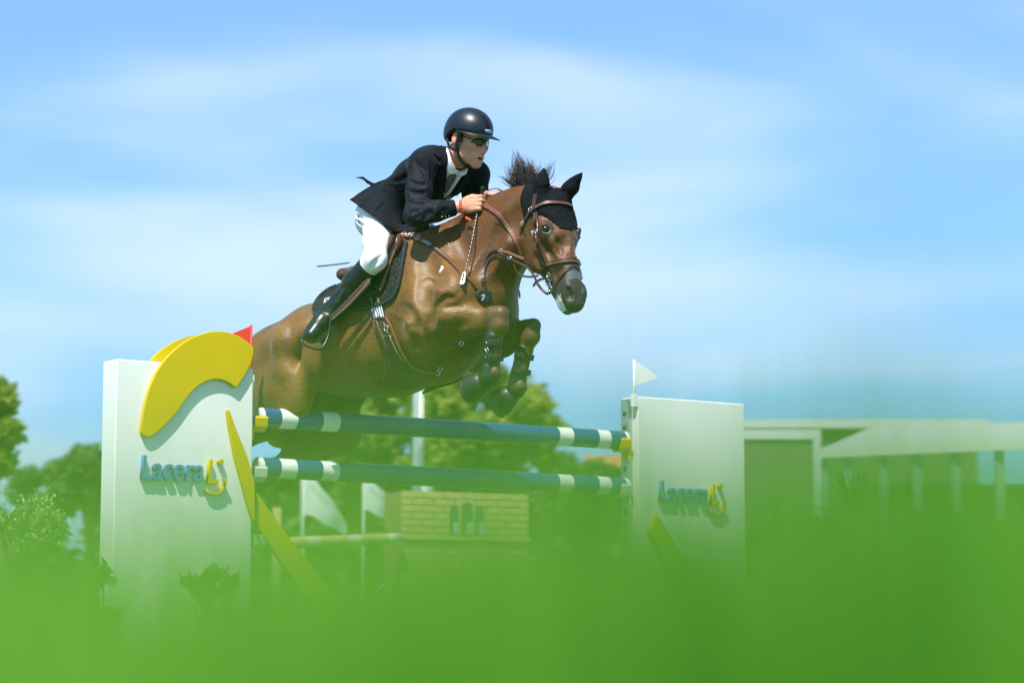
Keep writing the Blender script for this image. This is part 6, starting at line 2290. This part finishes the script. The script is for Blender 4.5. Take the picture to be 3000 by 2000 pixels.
patch(jk, 'collar', Nearest(CF, JF, BF), co1, .006, .005, 'shirt', g_=4)
co2 = [Z1z(*p) for p in [(1290, 845), (1330, 830), (1382, 795), (1362, 865), (1320, 880), (1285, 872)]]
patch(jk, 'collar', JF, co2, .010, .006, 'shirt', g_=4)
lp1 = [Z1z(*p) for p in [(1140, 580), (1150, 680), (1142, 790), (1152, 850), (1140, 950), (1118, 1060), (1110, 1130), (1075, 1080), (1060, 960), (1050, 850), (1095, 800), (1060, 770), (1080, 680), (1110, 600)]]
patch(jk, 'lapel', JF, lp1, .004, .006, 'navy_cloth', g_=5)
lp2 = [Z1z(*p) for p in [(1378, 800), (1400, 830), (1420, 900), (1380, 960), (1290, 1060), (1190, 1140), (1118, 1140), (1200, 1085), (1275, 985), (1340, 880)]]
patch(jk, 'lapel', JF, lp2, .004, .007, 'navy_cloth', g_=5)
stroke(jk, 'pocket_square', [Z1z(*p) for p in [(1320, 1032), (1345, 1035), (1372, 1058)]], .006, 'plum', .006, JF)
for x in (1102, 1140, 1178):
    p = hits(JF, [Z1z(x, 1328 - (x - 1102) * .16)], .002)[0][0]
    nn = JF.normal(p[None], .012)[0]
    V, Fc = tube_vf([p, p + nn * .004], [.0048, .0042], 12)
    part('button', toW(V), Fc, jk, M['brass'])
p = hits(CF, [Z1z(1192, 842)], .008)[0][0]
V, Fc = sphere_vf(p, .0028, 8, 6)
part('collar_button', toW(V), Fc, jk, M['whip_black'])

# ---- helmet
HFld = Field(HC_ - .21, HC_ + .21, .0034)
HFld.ell(HD(-.012, .028), (.128, .106, .106), AXH, .02)
HFld.ell(HD(-.060, -.010), (.080, .075, .088), AXH, .03)
# underside cut: straight brim line, deeper at the nape; then hollow
HFld.half(HD(.02, .012), -UU + FF * .02, HD(.0, -.1) - .25, HD(.0, -.1) + .25, .004) if False else None
def cutbox(f, q, nrm_, fr):
    f.half(q, nrm_, f.lo, f.lo + f.n * f.h, .006)
def brim(X, Y, Z):
    x, y, z = X - HC_[0], Y - HC_[1], Z - HC_[2]
    ff_ = x * FF[0] + y * FF[1] + z * FF[2]; uu_ = x * UU[0] + y * UU[1] + z * UU[2]
    edge = .014 - .062 * np.clip((-.012 - ff_) / .075, 0, 1) ** 1.2
    return uu_ - edge
HFld.apply(brim, HFld.lo, HFld.lo + HFld.n * HFld.h, .006, 'sub')
HFld.ell(HD(-.010, .010), (.108, .092, .088), AXH, .004, op='sub')
for s in (1, -1):                                # groove of the front panel
    for a, b_ in (((.075, .122, .030), (.100, .090, .042)), ((.100, .090, .042), (.106, .050, .050)), ((.106, .050, .050), (.092, .036, .064))):
        HFld.seg(HD(*a[:2], a[2] * s), HD(*b_[:2], b_[2] * s), .003, .003, .004, op='sub')
HV_, HFc_ = HFld.surface(2)
hel = part('helmet', toW(HV_), HFc_, rider, M['helmet'])
# visor
V, Fc = [], []
na_, nr2 = 25, 5
for i in range(na_):
    w = math.radians(-78 + 156 * i / (na_ - 1))
    for j in range(nr2):
        k = j / (nr2 - 1)
        ext = k * .060 * max(0.0, math.cos(w)) ** .7 + k * .006
        f_, r_ = (.112 + ext) * math.cos(w) - .012, (.101 + ext * .7) * math.sin(w)
        u_ = .020 - .020 * k * math.cos(w) - .012 * (1 - math.cos(w)) * 0 - .010 * (math.sin(w) ** 2)
        V.append(HD(f_, u_ + .004, r_)); 
n1_ = len(V)
V2 = [v - UU * .005 for v in V]
Fc = []
for i in range(na_ - 1):
    for j in range(nr2 - 1):
        a = i * nr2 + j
        Fc += [(a, a + 1, a + nr2 + 1, a + nr2), (a + n1_, a + nr2 + n1_, a + nr2 + 1 + n1_, a + 1 + n1_)]
    a = i * nr2
    Fc += [(a, a + nr2, a + nr2 + n1_, a + n1_), (a + nr2 - 1, a + nr2 - 1 + n1_, a + 2 * nr2 - 1 + n1_, a + 2 * nr2 - 1)]
o = part('visor', toW(np.array(V + V2)), Fc, hel, M['helmet']); fix(o.data)
# rim line, vent panel, badge, rivet
rim = []
for w in np.linspace(-math.pi, math.pi, 61)[:-1]:
    f_, r_ = math.cos(w), math.sin(w)
    ff_ = f_ * .122 - .012
    edge = .014 - .062 * np.clip((-.012 - ff_) / .075, 0, 1) ** 1.2
    rim.append(HD(ff_, edge, r_ * .102))
rim = HFld.snap(np.array(rim), .0)
vent = [Z7 for Z7 in [(1228, 395), (1262, 450), (1340, 590), (1340, 660), (1262, 650), (1250, 560), (1225, 470), (1195, 400)]]
vent = [(1230 + x / 6.533, 280 + y / 6.533) for x, y in vent]
patch(hel, 'vent_panel', HFld, vent, .0005, .0025, 'helmet_vent', g_=3)
bdg = [(1230 + x / 6.533, 280 + y / 6.533) for x, y in [(1254, 650), (1366, 672), (1362, 728), (1252, 702)]]
patch(hel, 'badge', HFld, bdg, .001, .004, 'badge', g_=3)
p = hits(HFld, [(1230 + 795 / 6.533, 280 + 700 / 6.533)], .001)[0][0]
V, Fc = sphere_vf(p, .0048, 10, 7)
part('rivet', toW(V), Fc, hel, M['silver'])
# harness straps around the ear and under the chin
for s in (1, -1):
    fr = spline([HD(.022, .012, .088 * s), HD(.018, -.030, .088 * s), HD(.012, -.062, .084 * s), HD(.014, -.085, .076 * s)], 5)
    bk_ = spline([HD(-.078, -.020, .074 * s), HD(-.060, -.048, .082 * s), HD(-.028, -.074, .084 * s), HD(.014, -.085, .076 * s)], 5)
    ch = spline([HD(.014, -.083, .076 * s), HD(.022, -.115, .064 * s), HD(.036, -.142, .040 * s), HD(.046, -.152, 0)], 5)
    fr2 = spline([HD(-.05, .012, .086 * s), HD(-.062, -.012, .084 * s), HD(-.070, -.024, .078 * s)], 4)
    for P_, w_ in ((fr, .022), (bk_, .018), (ch, .015), (fr2, .016)):
        strap(hel, 'harness_strap', P_, np.array([unit((p - HD(-.01, p @ UU - HC_ @ UU, 0))) for p in P_]), w_, .005, 'harness')
cb_ = spline([HD(-.11, -.02, .02), HD(-.105, -.03, -.02), HD(-.09, -.035, -.06)], 4)

# ---- sunglasses
for s in (1, -1):
    V, Fc = [], []
    nx_, ny_ = 9, 6
    for j in range(ny_):
        for i in range(nx_):
            x, y = i / (nx_ - 1), j / (ny_ - 1)
            r_ = .007 + .050 * x
            hh = .0175 * (1 - .25 * x ** 3)
            u_ = -.024 - .004 * x + (y - .5) * 2 * hh * (1 - .35 * abs(2 * y - 1) ** 3 * (abs(2 * x - 1) ** 3))
            f_ = .1080 - .34 * r_ - 5.2 * r_ * r_ * .8 + .004
            V.append(HD(f_, u_, r_ * s))
    n_ = len(V)
    V2 = [v - FF * .003 for v in V]
    Fc = [(j * nx_ + i, j * nx_ + i + 1, (j + 1) * nx_ + i + 1, (j + 1) * nx_ + i) for j in range(ny_ - 1) for i in range(nx_ - 1)]
    Fc = Fc + [tuple(a + n_ for a in f[::-1]) for f in Fc]
    rimi = [i for i in range(nx_)] + [j * nx_ + nx_ - 1 for j in range(1, ny_)] + [(ny_ - 1) * nx_ + i for i in range(nx_ - 2, -1, -1)] + [j * nx_ for j in range(ny_ - 2, 0, -1)]
    Fc += [(rimi[k], rimi[(k + 1) % len(rimi)], rimi[(k + 1) % len(rimi)] + n_, rimi[k] + n_) for k in range(len(rimi))]
    gl_ = part('sunglasses_lens', toW(np.array(V + V2)), Fc, rider, M['lens']); fix(gl_.data)
    rimP = [np.array(V[i]) for i in rimi]
    Vr, Fr = tube_vf(np.array(rimP + rimP[:1]), .0016, 6)
    part('frame', toW(Vr), Fr, gl_, M['harness'])
    Vr, Fr = tube_vf(spline([HD(.073, -.016, .060 * s), HD(.05, -.014, .072 * s), HD(.0, -.010, .080 * s)], 4), .0026, 6)
    part('temple', toW(Vr), Fr, gl_, M['harness'])
Vr, Fr = tube_vf(spline([HD(.105, -.016, .008), HD(.109, -.014, 0), HD(.105, -.016, -.008)], 3), .0022, 6)
part('sunglasses_bridge', toW(Vr), Fr, rider, M['harness'])

# ---- bracelet of orange beads hanging at the right wrist
c0 = wrR + unit(L(1428, 590, .075) - wrR) * .018
axw = unit(L(1428, 590, .075) - wrR)
n1v, n2v = frame_of(axw)
bl = thing('bracelet', 'orange beaded bracelet hanging from the rider\'s wrist', 'bracelet', at_h(c0))
for k in range(16):
    w = 2 * math.pi * k / 16
    p = c0 + (n1v * math.cos(w) + n2v * math.sin(w)) * .031 - Z1 * .006 * (1 - math.cos(w))
    V, Fc = sphere_vf(p, (.0072, .006, .0072), 8, 6)
    part('bead', toW(V), Fc, bl, M['bead'])
for k in range(4):
    V, Fc = sphere_vf(L(1366 + 4 * k, 638 + 2 * k + 2 * (k % 2), .13), .0065, 8, 6)
    part('bead', toW(V), Fc, bl, M['bead'])

# ---- whip held in the right hand
hc, fh, hup, hout = HAND
w0, w1 = L(1415, 548, .085), L(1398, 625, .100)
w2, w3 = L(1383, 705, .162), L(1362, 798, .232)
wh = thing('riding_whip', 'thin black riding whip with white spiral, held down along the horse\'s shoulder', 'whip', at_h(w3))
V, Fc = tube_vf([w0, w0 + (w1 - w0) * .03, w0 + (w1 - w0) * .06, w0 + (w1 - w0) * .14, w0 + (w1 - w0) * .3, w1], [.010, .0135, .012, .0085, .008, .0075], 12)
part('handle', toW(V), Fc, wh, M['whip_black'])
sh_ = spline([w1, w2, w3], 30)
V, Fc = tube_vf(sh_, np.linspace(.0046, .0030, len(sh_)), 8)
sf3 = part('shaft', toW(V), Fc, wh, [M['whip_black'], M['whip_white'], M['leather_tan']])
n_ = len(sh_)
for i in range(n_ - 1):
    for j in range(8):
        sf3.data.polygons[i * 8 + j].material_index = 2 if i > n_ * .88 else (1 if (i * 2 + j) % 8 == 0 else 0)
kd = unit(w3 - w2)
kp = [w3 + kd * a + np.array([1.0, 0, 0]) * b_ for a, b_ in ((-.004, -.004), (.006, -.010), (.058, -.014), (.066, -.008), (.066, .010), (.056, .015), (.008, .009), (-.004, .004))]
V, Fc = plate_vf(kp, (0, .004, 0))
o = part('keeper', toW(V), Fc, wh, M['whip_white'], smooth=False); fix(o.data)
V, Fc = box_vf(w3 + kd * .026 + [0, .0055, 0], kd * .020, np.array([.0028, 0, 0]), np.array([0, .0012, 0]))
part('keeper_core', toW(V), Fc, wh, M['whip_black'], smooth=False)
